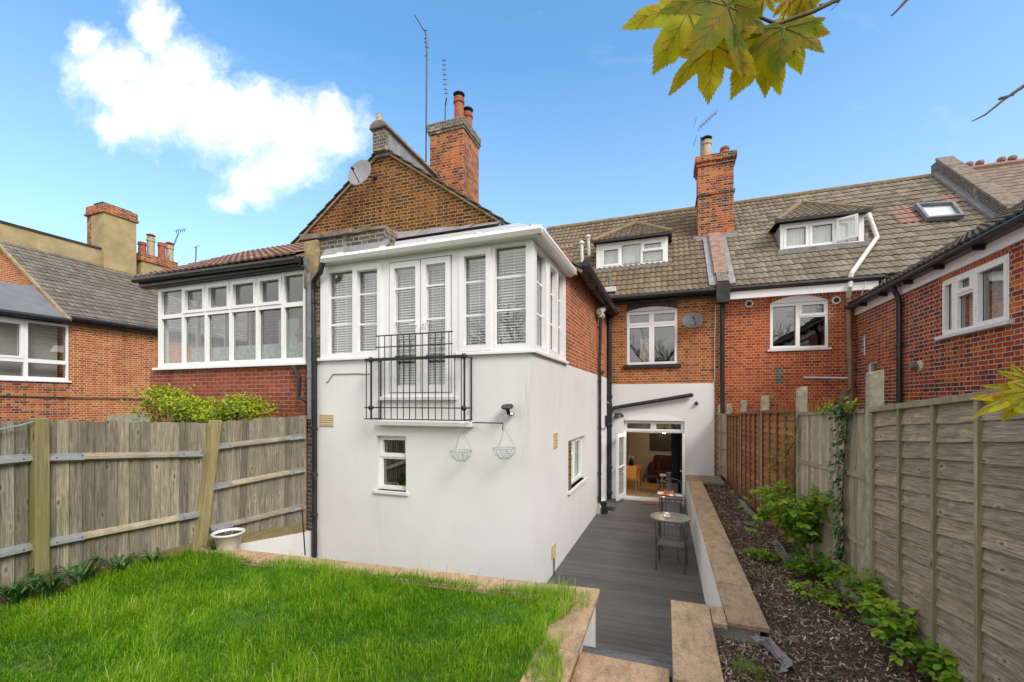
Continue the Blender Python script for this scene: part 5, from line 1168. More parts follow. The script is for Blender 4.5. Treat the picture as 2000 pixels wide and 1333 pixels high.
lap_panel(xy[2], xy[3], (2.74, 2.69), (.82, .80), 'redlap', 'redbatten', 'redbatten', 17, 4, 'red-brown lap panel nearest of the three')
lap_panel(xy[3], xy[4], (2.67, 2.62), (.82, .80), 'redlap', 'redbatten', 'redbatten', 17, 4, 'red-brown lap panel in the middle of the three')
lap_panel(xy[4], xy[5], (2.58, 2.54), (.80, .78), 'redlap', 'redbatten', 'redbatten', 17, 4, 'red-brown lap panel farthest of the three')
board_panel(xy[5], xy[6], (2.56, 2.55), (.9, .9), [(2.57, 2.56), (2.1, 2.08), (1.65, 1.63), (1.2, 1.18)], 'palefence', 'batten', 'narrow grey board panel beside the white wall')

# ------------------------------------------------------------------ numpy meshes: grass blades and bark chips
def tri_mesh(name, V, T, rnd, mat):
    me = bpy.data.meshes.new(name); me.vertices.add(len(V)); me.vertices.foreach_set('co', V.astype(np.float32).ravel())
    me.loops.add(T.size); me.loops.foreach_set('vertex_index', T.astype(np.int32).ravel())
    me.polygons.add(len(T)); me.polygons.foreach_set('loop_start', np.arange(0, T.size, 3, dtype=np.int32))
    me.update(calc_edges=True)
    at_ = me.attributes.new('rnd', 'FLOAT', 'FACE'); at_.data.foreach_set('value', rnd.astype(np.float32))
    me.materials.append(mat); o = bpy.data.objects.new(name, me); COL.objects.link(o); ORG[o.name] = Vector(); return o
N_ = 230000
gx_ = NP.uniform(-6.35, -.70, N_); gy_ = NP.uniform(.2, 4.6, N_)
fx_ = np.array([fenceX(v) for v in np.linspace(0, 5, 101)]); fxi = np.interp(gy_, np.linspace(0, 5, 101), fx_)
cy_ = 4.25+(gx_+5.5)*.4/4.84
dep = -.3363*gx_+.9417*gy_
edge_b = cy_-.27-gy_+.035*np.sin(gx_*4.1)+.02*np.sin(gx_*11.); edge_r = -.95-gx_ + .10*np.sin(gy_*5)
tuft = np.sin(gx_*2.3+np.sin(gy_*3.1)*1.3)*np.sin(gy_*2.9+1.2*np.sin(gx_*1.9))
tuft2 = np.sin(gx_*7.1+2*np.sin(gy_*5.))*np.sin(gy_*8.3+np.sin(gx_*6.))
over = NP.uniform(0, 1, N_) < .15
ok = (gx_ > fxi+.05) & (dep > 2.3) & (((edge_b > 0) & (edge_r > 0)) | (over & (edge_b > -.10) & (edge_r > -.22) & (edge_b < .3)) | ((edge_r > -.24) & (edge_b > .35) & (NP.uniform(0, 1, N_) < .55) & (gy_ < 3.55+.12*np.sin(gx_*23))))
gx_, gy_, tuft, tuft2, edge_b, edge_r = (a_[ok] for a_ in (gx_, gy_, tuft, tuft2, edge_b, edge_r)); n = len(gx_)
H = NP.gamma(7, 1/7, n)*(.064+.026*tuft+.020*tuft2); H = np.clip(H, .02, .19)
H = np.where((edge_b < .25) & (NP.uniform(0, 1, n) < .05), H*1.9, H); H = np.where(edge_r < .12, H*1.35, H)
az = NP.uniform(0, 2*np.pi, n); flow = .9*np.sin(gx_*1.7+gy_*.8)+.6*tuft2
az = np.where(NP.uniform(0, 1, n) < .55, flow+NP.normal(0, .7, n), az)
ln = np.abs(NP.normal(.45, .28, n)); W_ = NP.uniform(.0016, .0034, n)*1.15
gz = .865+.018*np.sin(2.1*gx_+.7*gy_)+.015*np.sin(3.3*gy_-1.2*gx_+1)+.012*np.sin(5.1*gx_+4.2*gy_)
gz = np.where((edge_r < .02) | (4.25+(gx_+5.5)*.4/4.84-gy_ < .345), np.maximum(gz, .893), gz)
ca, sa_ = np.cos(az), np.sin(az); wx, wy = -sa_*W_, ca*W_
def lvl(t, wf):
    o_ = H*ln*(t**1.8); z_ = gz-.01+H*(t-.35*ln*t*t*t)
    c_ = np.stack([gx_+ca*o_, gy_+sa_*o_, z_], 1); w_ = np.stack([wx, wy, 0*wx], 1)*wf
    return c_-w_, c_+w_
a0, a1 = lvl(0, 1.); b0, b1 = lvl(.45, .85); c0, c1 = lvl(.78, .55); t0, _ = lvl(1., 0)
V = np.stack([a0, a1, b0, b1, c0, c1, t0], 1).reshape(-1, 3); base = np.arange(n)[:, None]*7
T = np.concatenate([base+np.array(k) for k in ([0, 1, 3], [0, 3, 2], [2, 3, 5], [2, 5, 4], [4, 5, 6])], 1).reshape(-1, 3)
pat = np.sin(gx_*1.1+2.2*np.sin(gy_*1.3+.4))*np.sin(gy_*1.7+1.5*np.sin(gx_*.9))
cr_ = np.clip(.44+.13*tuft+.12*tuft2+.16*pat+NP.normal(0, .17, n)+np.where(NP.uniform(0, 1, n) < .05, .42, 0)+np.where(edge_r < .05, .12, 0), 0, 1)
tag(tri_mesh('grass', V, T, np.repeat(cr_, 5), MT['grass']), 'bright green long grass of the lawn', 'grass', kind='stuff')
# bark chips
N_ = 46000; bx_ = NP.uniform(.05, 2.1, N_); by_ = 1.2+(12.4-1.2)*NP.uniform(0, 1, N_)**1.45
ok = np.array([bedkeep(p_, q_) for p_, q_ in zip(bx_, by_)]); bx_, by_ = bx_[ok], by_[ok]; n = len(bx_)
bz_ = np.array([hb(p_, q_) for p_, q_ in zip(bx_, by_)])+NP.uniform(.0, .022, n)
az = NP.uniform(0, 2*np.pi, n); L_ = NP.gamma(3, .005, n)+.006; W_ = NP.uniform(.003, .009, n); ti = NP.normal(0, .45, n); ro = NP.normal(0, .5, n)
dx = np.stack([np.cos(az)*np.cos(ti), np.sin(az)*np.cos(ti), np.sin(ti)], 1); dy = np.stack([-np.sin(az)*np.cos(ro), np.cos(az)*np.cos(ro), np.sin(ro)], 1)
c_ = np.stack([bx_, by_, bz_], 1); ll = L_[:, None]; ww = W_[:, None]; up_ = np.array([0, 0, .004])
V = np.stack([c_-dx*ll-dy*ww*.6, c_-dx*ll+dy*ww*.5, c_-dy*ww+up_, c_+dy*ww+up_, c_+dx*ll-dy*ww*.4, c_+dx*ll+dy*ww*.7], 1).reshape(-1, 3); base = np.arange(n)[:, None]*6
T = np.concatenate([base+np.array(k) for k in ([0, 2, 3], [0, 3, 1], [2, 4, 5], [2, 5, 3])], 1).reshape(-1, 3)
tag(tri_mesh('bark_chips', V, T, np.repeat(np.clip(NP.beta(1.2, 1.9, n), 0, 1), 4), MT['chips']), 'brown bark chips covering the bed', 'bark mulch', kind='stuff')
# ------------------------------------------------------------------ balcony, baskets, fittings on the walls
BL = thing('juliet_balcony', 'black iron juliet balcony railing in front of the upper french doors', 'railing', FR.pt(1.7, 2.4, 0))
o1 = .26; fx = lambda x: FR.px(x, 750, o1)[0]; fz = lambda x, y: FR.px(x, y, o1)[1]
za, zb_, zc, zd_ = fz(810, 700), fz(810, 797), fz(810, 820), fz(810, 652); ze_ = fz(810, 675)
aL, aR = fx(715), fx(909)
MB().beam(FR.pt(aL-.01, za, o1), FR.pt(aR+.01, za, o1), .045, .045).build('handrail', MT['iron'], BL)
MB().tube([FR.pt(aL-.03, zb_, o1), FR.pt(aR, zb_, o1)], .009, 6).tube([FR.pt(aL-.03, zc, o1), FR.pt(aR+.03, zc, o1)], .009, 6).build('bottom_rail', MT['iron'], BL)
u0, u1 = fx(732), fx(883)
MB().tube([FR.pt(u0, zd_, o1-.02), FR.pt(u1, zd_, o1-.02)], .010, 6).tube([FR.pt(u0, ze_, o1-.02), FR.pt(u1, ze_, o1-.02)], .009, 6).build('upper_rail', MT['iron'], BL)
for x in (739, 750.5, 763, 775, 787, 799, 811, 824, 836, 849.5, 862, 876): 
    a = fx(x); MB().tube([FR.pt(a, zc, o1-.012), FR.pt(a, zd_+.005, o1-.012)], .0075, 6).build('bar', MT['iron'], BL)
for x in (715.5, 888, 901): MB().tube([FR.pt(fx(x), zc, o1), FR.pt(fx(x), za, o1)], .0075, 6).build('bar', MT['iron'], BL)
for a in (fx(725), fx(907)):
    MB().tube([FR.pt(a, zc, o1), FR.pt(a, za, o1)], .016, 8).sphere(FR.pt(a, za, o1+.01), .045).sphere(FR.pt(a, zb_, o1+.01), .042).build('end_post', MT['iron'], BL)
    for z in (za, zb_, zc): MB().tube([FR.pt(a, z, o1), FR.pt(a, z, .0)], .012, 6).build('wall_tie', MT['iron'], BL)
    MB().tube([FR.pt(a, zc, .02), FR.pt(a, za, .02)], .012, 6).build('wall_post', MT['iron'], BL)
ld = MB().pbox(FR, fx(722), zc-.11, fx(905)+.05, zc-.035, -.05, .10); ld.build('ledge', MT['render'], H1, bevel=.01)
rd = MB().tube([FR.pt(fx(905), FR.px(950, 826)[1], .04), FR.pt(FR.px(990, 826)[0], FR.px(990, 826)[1], .16), FR.pt(FR.px(990, 832)[0], FR.px(990, 840)[1], .18)], .009, 6)
rd.build('basket_rod', MT['iron'], BL)
def basket(px, ytop, yrim, label):
    a, zt = FR.px(px, ytop, .2); zr = FR.px(px, yrim, .2)[1]; c = Vector(FR.pt(a, zr, .2)); r = .165
    t = thing('hanging_basket', label, 'hanging basket', (c.x, c.y, c.z-r), 'empty wire hanging baskets'); b = MB()
    ring = lambda rr, z: [(c.x+rr*math.cos(k*math.pi/9), c.y+rr*math.sin(k*math.pi/9), c.z+z) for k in range(19)]
    b.tube(ring(r, 0), .0045, 5); b.tube(ring(r*.82, -.09), .003, 4); b.tube(ring(r*.45, -.145), .003, 4)
    for k in range(12):
        an = k*math.pi/6; pts = [(c.x+r*math.cos(f)*math.cos(an+.35*f), c.y+r*math.cos(f)*math.sin(an+.35*f), c.z-r*.95*math.sin(f)) for f in (0, .35, .7, 1.05, 1.4, 1.57)]; b.tube(pts, .0028, 4)
    b.build('basket', MT['wire'], t); b = MB()
    for k in range(3):
        an = k*2*math.pi/3+.4; b.tube([(c.x+r*math.cos(an), c.y+r*math.sin(an), c.z), (c.x, c.y, zt)], .0028, 4)
    b.tube([(c.x, c.y, zt), (c.x, c.y, zt+.06)], .004, 4); b.build('chain', MT['wire'], t); return t
basket(900, 838, 881, 'empty wire hanging basket below the balcony corner')
basket(985, 838, 876, 'empty wire hanging basket below the solar light')
a, z = FR.px(992, 797, .1); t = thing('solar_light', 'round black solar light on the white wall above the wire basket', 'wall light', FR.pt(a, z, .1))
MB().lathe(FR.pt(a, z+.02, .13), [(.001, -.02), (.085, -.018), (.092, 0), (.085, .012), (.001, .014)], 18, (0, -.35, 1)).build('solar_panel', MT['black'], t)
MB().tube([FR.pt(a, z, .12), FR.pt(a+.01, z-.08, .10), FR.pt(a+.03, z-.10, .0)], .03, 8).build('lamp_body', MT['black'], t); MB().sphere(FR.pt(a+.03, z-.10, .06), .04).build('lens', MT['chrome'], t)
b = MB().tube([FR.pt(*FR.px(x, y), .012) for x, y in ((638, 747), (641, 747), (651, 731.5), (700, 730.5), (722, 731))], .006, 5); tag(b.build('wall_cable'
, MT['cable']), 'thin black cable across the white wall left of the balcony', 'cable')
a, z = FA.px(1207, 812); t = thing('wall_lamp', 'black double spot lamp beside the patio doors', 'wall light', FA.pt(a, z, .1))
MB().tube([FA.pt(a+.15, z-.02, .02), FA.pt(a+.1, z+.05, .1), FA.pt(a-.02, z+.05, .12)], .03, 8).build('arm', MT['black'], t); MB().tube([FA.pt(a-.02, z+.06, .12), FA.pt(a-.05, z-.08, .16)], .055, 10).build('lamp_head', MT['black'], t)
a, z = FA.px(1360, 788); t = thing('security_camera', 'small dark camera high on the white wall right of the drain pipe', 'camera', FA.pt(a, z, .1))
MB().lathe(FA.pt(a, z, .02), [(.05, 0), (.05, .02), (.02, .03)], 12, (0, -1, 0)).build('base', MT['greypipe'], t); MB().sphere(FA.pt(a, z-.01, .08), .05).tube([FA.pt(a, z, .02), FA.pt(a, z+.05, .07)], .015, 6).build('camera_head', MT['black'], t)
def sat_dish(c, r, nrm, mat, label, wallpt, armd):
    c = Vector(c); nrm = Vector(nrm).normalized(); t = thing('satellite_dish', label, 'satellite dish', c)
    MB().lathe(c, [(.001, 0), (r*.4, r*.03), (r*.75, r*.10), (r, r*.19), (r*1.02, r*.19), (r*1.02, r*.17), (r*.75, r*.07), (.001, -.02)], 30, nrm).build('reflector', MT[mat], t, smooth=True)
    lnb = c+nrm*r*1.05+Vector(armd)*r*.25; e = c+Vector(armd)*r*.95+nrm*r*.1
    MB().tube([e, lnb], r*.035, 6).build('arm', MT['black'], t); MB().tube([lnb, lnb-nrm*r*.22], r*.10, 10).build('receiver', MT['black'], t)
    MB().tube([c-nrm*.02, c-nrm*r*.25, Vector(wallpt)], r*.07, 8).lathe(Vector(wallpt), [(r*.16, -.02), (r*.16, .02)], 10, (0, 1, 0)).build('bracket', MT['iron'], t); return t
p = onY(705, 340, 7.86); sat_dish(p, .30, (-.02, -.93, .16), 'dish', 'large pale grey satellite dish on the brick gable', onY(733, 347, 8.2), (.1, -.05, -.95))
p = onY(1352, 628, 12.88); sat_dish(p, .265, (-.05, -.86, .50), 'darkdish', 'dark satellite dish beside the arched first floor window', (p.x+.05, 13.2, p.z-.02), (.45, -.1, -.85))
# aerials
def yagi(name, label, mast, boom, els, el_dir, el_len, root_r=.02):
    t = thing(name, label, 'aerial', mast[0]); MB().tube(mast, root_r, 7).build('mast', MT['aerial'], t)
    if boom: MB().tube(boom, .011, 6).build('boom', MT['aerial'], t)
    b = MB(); e = Vector(el_dir)
    for p_, s_ in els: b.tube([Vector(p_)-e*el_len*s_/2, Vector(p_)+e*el_len*s_/2], .013, 5)
    b.build('elements', MT['aerial'], t); return t
Q = lambda x, y, Y=10.28: Vector(onY(x, y, Y))
yagi('tv_aerial', 'very tall thin aerial mast left of the big chimney', [Q(832, 316), Q(833.5, 100), Q(832, 66)], [Q(832, 66), Q(829, 60)-Vector((0, .5, 0))], [(Q(831, 60), .6), (Q(831, 76), .5), (Q(831, 84), .5), (Q(834, 93), .8), (Q(832, 110), .5)], (.8, .5, 0), .15, .024)
b_els = [(Q(867+.5*k, 118+ (k*9.5)), 1) for k in range(7)]+[(Q(871, 183), 1)]
yagi('tv_aerial', 'short upright aerial with many rungs on top of the big chimney', [Q(869, 240, 10.5), Q(870, 206, 10.5), Q(872, 192, 10.4)], [Q(872, 192), Q(867, 116)], b_els, (.9, .4, 0), .10, .018)
Q2 = lambda x, y: Vector(onY(x, y, 15.4))
yagi('tv_aerial', 'tilted grid aerial on the slim brick chimney', [Q2(1369, 320), Q2(1369, 268)], [Q2(1366, 250), Q2(1400, 219)], [(Q2(1366+5.6*k, 250-5.2*k), 1) for k in range(7)]+[(Q2(1358, 238), 1.6), (Q2(1358, 275), 1.6)], (.25, .1, .9), .24, .02)
Q3 = lambda x, y: Vector(onX(x, y, -22.2))
yagi('tv_aerial', 'leaning aerial behind the four chimney pots at far left', [Q3(328, 507), Q3(349, 455)], [Q3(340, 452), Q3(362, 449)], [(Q3(345+4*k, 452-.5*k), 1) for k in range(5)], (.2, .1, .9), .22, .03)
yagi('tv_aerial', 'short aerial stub above the red sunroom roof', [Q3(382, 520), Q3(383, 483)], None, [(Q3(384, 482), 1.5)], (.6, .6, .5), .2, .03)
# ------------------------------------------------------------------ bistro set
def bistro_chair(label, rounded=False):
    t = thing('bistro_chair', label, 'chair', (0, 0, 0), 'grey metal bistro chairs on the deck'); b = MB(); w_, d_, hs, hb_ = .23, .22, .43, .86
    for s_ in (-1, 1):
        MB().tube([(s_*w_, -d_-.03, 0), (s_*w_, -d_, hs), (s_*(w_+.01), -d_-.06, hb_)], .014, 8).build('leg', MT['metalgrey'], t)
        MB().tube([(s_*w_, d_+.03, 0), (s_*w_, d_, hs), (s_*(w_+.015), d_-.02, .60), (s_*(w_+.015), d_-.06, .64), (s_*(w_+.01), -d_-.02, .64)], .014, 8).build('leg', MT['metalgrey'], t)
        MB().tube([(s_*w_, -d_, .42), (s_*w_*.9, 0, .22), (s_*w_, d_, .12)], .009, 6).build('brace', MT['metalgrey'], t)
    if rounded: b.tube([(w_+.01, -d_-.05, .78)]+[((w_+.01)*math.cos(k*math.pi/10), -d_-.06, .78+.15*math.sin(k*math.pi/10)) for k in range(1, 10)]+[(-w_-.01, -d_-.05, .78)], .014, 8)
    else: b.tube([(-w_-.01, -d_-.06, hb_), (w_+.01, -d_-.06, hb_)], .015, 8)
    b.tube([(-w_, -d_-.035, .56), (w_, -d_-.035, .56)], .011, 8); b.build('back_rail', MT['metalgrey'], t)
    b = MB(); n = 6
    zt = .86 if not rounded else .82
    for k in range(n):
        z0_ = .57+(zt-.57)*k/n; z1_ = .57+(zt-.57)*(k+1)/n; f = lambda z: -d_-.035-.03*((z-.56)/.3)-.012*math.sin((z-.56)/.3*math.pi)
        x_ = w_*.62
        for sx0 in range(-5, 6):
          x0s = x_*sx0/5.5; b.hexa([(x0s-.006, f(z0_)-.003, z0_), (x0s+.006, f(z0_)-.003, z0_), (x0s+.006, f(z0_)+.003, z0_), (x0s-.006, f(z0_)+.003, z0_), (x0s-.006, f(z1_)-.003, z1_), (x0s+.006, f(z1_)-.003, z1_), (x0s+.006, f(z1_)+.003, z1_), (x0s-.006, f(z1_)+.003, z1_)])
    b.build('backrest', MT['mesh'], t)
    b = MB().tube([(-w_, -d_, hs), (-w_, d_, hs), (w_, d_, hs), (w_, -d_, hs), (-w_, -d_, hs)], .014, 8); sf = b.build('seat_frame', MT['metalgrey'], t)
    b = MB()
    for k in range(11): xs_ = -w_+.03+(2*w_-.06)*k/10; b.box((xs_-.013, -d_, hs-.012), (xs_+.013, d_, hs-.006))
    b.build('seat', MT['mesh'], t); return t
CH = bistro_chair('grey mesh bistro chair nearest the viewer, its back to the lawn')
CH.location = (.10, 8.03, 0); CH.rotation_euler = (0, 0, math.radians(-6))
dup(CH, (.13, 9.30, 0), math.radians(182), 'grey mesh bistro chair facing the viewer behind the empty round table')
C3 = bistro_chair('grey bistro chair with a rounded back beyond the table of fruit', True); C3.location = (.14, 11.45, 0); C3.rotation_euler = (0, 0, math.radians(178))
def bistro_table(x, y, r, label):
    t = thing('bistro_table', label, 'table', (0, 0, 0), 'round bistro tables on the deck')
    MB().lathe((0, 0, .715), [(r*.97, 0), (r, .004), (r, .018), (r*.985, .024), (.001, .024)], 40).build('tabletop', MT['tabletop'], t)
    MB().tube([(r*.7*math.cos(k*math.pi/8), r*.7*math.sin(k*math.pi/8), .70) for k in range(17)], .009, 6).build('under_ring', MT['metalgrey'], t)
    for k in range(4):
        an = k*math.pi/2+.5; c_, s_ = math.cos(an), math.sin(an)
        MB().tube([(r*.72*c_, r*.72*s_, .71), (r*.60*c_, r*.60*s_, .5), (r*.62*c_, r*.62*s_, .25), (r*.86*c_, r*.86*s_, 0)], .010, 7).build('leg', MT['metalgrey'], t)
    t.location = (x, y, 0); return t
bistro_table(.085, 8.62, .36, 'round mottled bistro table with a white cup on it')
bistro_table(.10, 10.62, .33, 'round bistro table with red plates and orange fruit on it')
cp = thing('coffee_cup', 'white cup standing on a saucer on the near bistro table', 'cup', (.02, 8.6, .74))
MB().lathe((.02, 8.6, .748), [(.025, 0), (.034, .02), (.04, .065), (.037, .065), (.03, .02), (.001, .012)], 20).tube([(.058, 8.6, .80), (.078, 8.6, .79), (.07, 8.6, .765), (.052, 8.6, .77)], .005, 6).build('cup', MT['china'], cp, smooth=True)
MB().lathe((.02, 8.6, .739), [(.04, 0), (.075, .008), (.078, .011), (.04, .005), (.001, .005)], 24).build('saucer', MT['china'], cp, smooth=True)
for (x, y, r, m_, lb) in ((-.08, 10.6, .13, 'redcloth', 'red plate at the left of the far bistro table'), (.10, 10.5, .12, 'redcloth', 'red plate under the heap of orange fruit'), (.27, 10.55, .12, 'china', 'white plate at the right of the far bistro table')):
    tag(MB().lathe((x, y, .74), [(r*.6, 0), (r, .014), (r, .018), (r*.6, .006), (.001, .006)], 24).build('plate', MT[m_], smooth=True), lb, 'plate')
b = MB()
for k in range(14): b.sphere((.08+rng.uniform(-.09, .09), 10.52+rng.uniform(-.06, .06), .785+rng.uniform(0, .04)), rng.uniform(.025, .038), 8, 6)
tag(b.build('fruit', MT['food'], smooth=True), 'heap of orange fruit on the far bistro table', 'food', kind='stuff')
for (x, y, lb) in ((-.13, 10.56, 'white folded napkin at the left rim of the far table'), (.12, 10.42, 'white folded napkin at the near rim of the far table')):
    b = MB(); b.hexa([(x-.05, y-.04, .757), (x+.05, y-.05, .757), (x+.06, y+.03, .757), (x-.03, y+.04, .757), (x-.04, y-.02, .80), (x+.03, y-.03, .79), (x+.04, y+.02, .80), (x-.02, y+.03, .81)]); tag(b.build('napkin', MT['china'], bevel=.008), lb, 'napkin')
# ------------------------------------------------------------------ small things on the ground
p = onY(1262, 972, 12.95); tag(MB().box((-.62, 12.72, .004), (-.05, 13.05, .028)).build('doormat', MT['doormat'], bevel=.006), 'brown coir doormat on the deck at the patio doors', 'doormat')
t = thing('drain_grate', 'black slotted drain grate on the deck beside the white wall', 'drain', (-1.45, 11.9, .004)); b = MB(); p = onZ(1188, 994, 0)
for k in range(6): b.box((p.x-.13+k*.052, p.y-.16, .003), (p.x-.10+k*.052, p.y+.16, .02))
b.box((p.x-.14, p.y-.17, .003), (p.x+.20, p.y-.15, .018)).box((p.x-.14, p.y+.15, .003), (p.x+.20, p.y+.17, .018)); b.build('grate', MT['black'], t)
p = onZ(1172, 1004, 0); tag(MB().lathe((p.x+.09, p.y+.05, 0), [(.06, 0), (.07, .26), (.085, .27), (.085, .31), (.06, .31), (.055, .2), (.001, .2)], 16).build('drain_gully', MT['black']), 'black gully pot under the thin downpipe', 'drain')
b = MB(); b.rnd = .7; b.beam((p.x-.04, p.y-.02, 0), (p.x-.10, p.y+.1, .42), .09, .018); tag(b.build('wood_offcut', MT['rail']), 'short pale board leaning on the white wall by the downpipe', 'board')
p = onZ(446, 1072, .88); t = thing('plant_pot', 'white plastic tub of soil at the end of the left fence', 'plant pot', (p.x, p.y, .87)); c = (p.x, p.y, .87)
MB().lathe(c, [(.15, 0), (.155, .01), (.205, .26), (.235, .265), (.24, .30), (.225, .305), (.215, .27), (.2, .25)], 32).build('tub', MT['pot'], t, smooth=True)
MB().lathe(c, [(.208, .262), (.12, .275), (.001, .268)], 18).build('soil', MT['soil'], t)
for k in range(6): MB().sphere((c[0]+rng.uniform(-.1, .12), c[1]+rng.uniform(-.1, .1), c[2]+.275), rng.uniform(.012, .028), 6, 5).build('pebble', MT['greypipe'], t)
t.scale = (.84, .84, .80)
q0 = onY(590, 996, 5.35); q1 = onY(596, 1085, 5.30); t = thing('garden_cane', 'thin black cane with an orange tip leaning by the left fence', 'cane', q1)
MB().tube([X(q1), X(q0)], .011, 7).build('cane', MT['black'], t); MB().tube([X(q0), (q0.x, q0.y, q0.z+.07)], .016, 8).build('tip', MT['orangetip'], t)
b = MB().tube([(-5.93, 5.72, 1.7), (-5.92, 5.70, 1.2), (-5.94, 5.68, .8), (-5.90, 5.7, .5), (-5.93, 5.68, .2), (-5.91, 5.7, .55), (-5.925, 5.69, .9)], .007, 5); tag(b.build('white_cord', MT['whitepipe']), 'loose white cord hanging beside the corner downpipe', 'cord')
def sheet(label, pts, w_, bumpy):
    b = MB(); n = len(pts); rows = []
    for i, (x, y) in enumerate(pts):
        r_ = []
        for k in range(5):
            f = k/4-.5; q = onZ(x, y, .8); ww_ = w_*(.25+.75*(i/(n-1))**1.3); q = Vector((q.x+f*ww_+rng.uniform(-.03, .03), q.y+f*ww_*.5+rng.uniform(-.03, .03), 0)); r_.append(b.vert((q.x, q.y, hb(q.x, q.y)+.012+bumpy*rng.random()*(1.6 if k in (1, 3) else .6))))
        rows.append(r_)
    for i in range(n-1):
        for k in range(4): b.fi([rows[i][k], rows[i][k+1], rows[i+1][k+1], rows[i+1][k]])
    o = b.build('weed_membrane', MT['fabric']); m_ = o.modifiers.new('solid', 'SOLIDIFY'); m_.thickness = .003; me_ = o.data; me_.polygons.foreach_set('use_smooth', [False]*len(me_.polygons))
    tag(o, label, 'membrane', 'scraps of weed membrane in the bark bed')
sheet('crumpled grey weed membrane scrap at the near end of the bed', [(1472, 1242), (1490, 1252), (1505, 1262), (1520, 1276), (1535, 1290), (1540, 1308)], .13, .05)
sheet('grey membrane scrap showing under the big bramble', [(1512, 1062), (1525, 1078), (1538, 1092), (1545, 1105)], .2, .04)
sheet('strip of grey membrane along the foot of the red-brown panels', [(1428, 962), (1440, 975), (1452, 985), (1463, 1000), (1475, 1012)], .13, .04)

# ------------------------------------------------------------------ plants
def leaf(b, base, d, up, L_, W_, fold=.25, curl=.2, seg=4):
    base = Vector(base); d = Vector(d).normalized(); s_ = d.cross(Vector(up))
    s_ = s_.normalized() if s_.length > 1e-4 else d.orthogonal().normalized(); n_ = s_.cross(d)
    prof = (.0, .75, 1., .72, .0)
    mid = [b.vert(base+d*L_*t-n_*curl*L_*t*t) for t in (0, .25, .5, .78, 1)]
    lf = [None]+[b.vert(base+d*L_*t-n_*curl*L_*t*t-s_*W_*.5*prof[i]+n_*W_*.5*prof[i]*fold) for i, t in ((1, .25), (2, .5), (3, .78))]
    rt_ = [None]+[b.vert(base+d*L_*t-n_*curl*L_*t*t+s_*W_*.5*prof[i]+n_*W_*.5*prof[i]*fold) for i, t in ((1, .25), (2, .5), (3, .78))]
    for sd in (lf, rt_):
        b.fi([mid[0], mid[1], sd[1]]); b.fi([mid[1], mid[2], sd[2], sd[1]]); b.fi([mid[2], mid[3], sd[3], sd[2]]); b.fi([mid[3], mid[4], sd[3]])
def rv(s_=1.): return Vector((rng.gauss(0, s_), rng.gauss(0, s_), rng.gauss(0, s_)))
def bramble(label, pos, nst, reach, height, lsz, dens, mat='bramble', name='bramble_plant', cat='plant', bias=(0, 0, 0), group='brambles in the bark bed', lo=.0):
    t = thing(name, label, cat, pos, group); sb_ = MB(); lb = MB(); pos = Vector(pos)
    for k in range(nst):
        an = rng.uniform(0, 2*math.pi); rr = reach*rng.uniform(.35, 1); hh = height*rng.uniform(.45, 1)
        e = pos+Vector((math.cos(an)*rr, math.sin(an)*rr, 0))+Vector(bias)*rng.uniform(.2, 1); pts = []
        for i in range(9):
            f = i/8; p = pos.lerp(e, f); z = pos.z+hh*(4*f*(1-f)*.55+f*.55)+.02
            pts.append(Vector((p.x, p.y, z))+rv(.012))
        sb_.tube(pts, [.006-.0045*i/8 for i in range(9)], 5)
        for i in range(int(dens)):
            f = rng.uniform(.15, 1)*8; i0 = min(7, int(f)); p = pts[i0].lerp(pts[i0+1], f-i0)
            out = Vector((p.x-pos.x, p.y-pos.y, 0)); out = out.normalized() if out.length > .01 else Vector((1, 0, 0))
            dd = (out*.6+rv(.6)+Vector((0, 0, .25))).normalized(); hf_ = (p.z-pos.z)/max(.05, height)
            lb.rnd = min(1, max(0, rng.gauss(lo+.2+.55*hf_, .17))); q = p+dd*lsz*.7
            sb_.tube([p, q], .0018, 3, False)
            s0 = lsz*rng.uniform(.7, 1.15); sd = dd.cross(Vector((0, 0, 1))); sd = sd.normalized() if sd.length > .01 else Vector((1, 0, 0))
            for ds in (dd, dd*.35+sd*.9, dd*.35-sd*.9): leaf(lb, q, (ds+rv(.12)+Vector((0, 0, -.15))).normalized(), Vector((0, 0, 1))+rv(.25), s0, s0*.72, .18, rng.uniform(.05, .3))
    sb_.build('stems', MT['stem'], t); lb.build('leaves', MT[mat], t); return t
gp = lambda x, y, z=.8: X(onZ(x, y, z))
bramble('big bushy bramble in front of the pale board panel', gp(1565, 1108), 34, .60, 1.2, .085, 13, bias=(-.12, .1, .0))
bramble('tall bramble shoots climbing beside the concrete post', gp(1578, 1075), 12, .2, 1.15, .055, 20, bias=(-.02, .12, 0), lo=.1)
bramble('low dark bramble spreading at the foot of the pale boards', gp(1600, 1130), 16, .42, .22, .055, 15, lo=-.2)
bramble('low bramble runner hanging over the coping edge', gp(1500, 1092), 8, .26, .12, .055, 8, bias=(-.1, -.02, 0), lo=.1)
bramble('bramble clump at the foot of the tall concrete post', gp(1690, 1205), 15, .36, .62, .068, 10, bias=(-.06, -.1, 0))
bramble('bramble clump in front of the large grey lap panel', gp(1750, 1262), 14, .30, .42, .07, 9, bias=(0, -.16, 0))
bramble('bramble at the bottom of the grey panel near the lower right corner', gp(1815, 1325), 10, .26, .30, .07, 9, bias=(.05, -.2, 0))
bramble('thin bramble sprigs between the bark and the tall post', gp(1610, 1180), 9, .34, .16, .055, 8, lo=.1)
bramble('small dark bramble sprig low on the grey panel', gp(1660, 1150), 9, .2, .3, .055, 10, lo=-.1)
bramble('pale green weed in the bark at the near end of the bed', gp(1465, 1318, .74), 26, .15, .06, .018, 12, 'weed', 'garden_weed', 'weed', group='weeds in the bark bed', lo=.2)
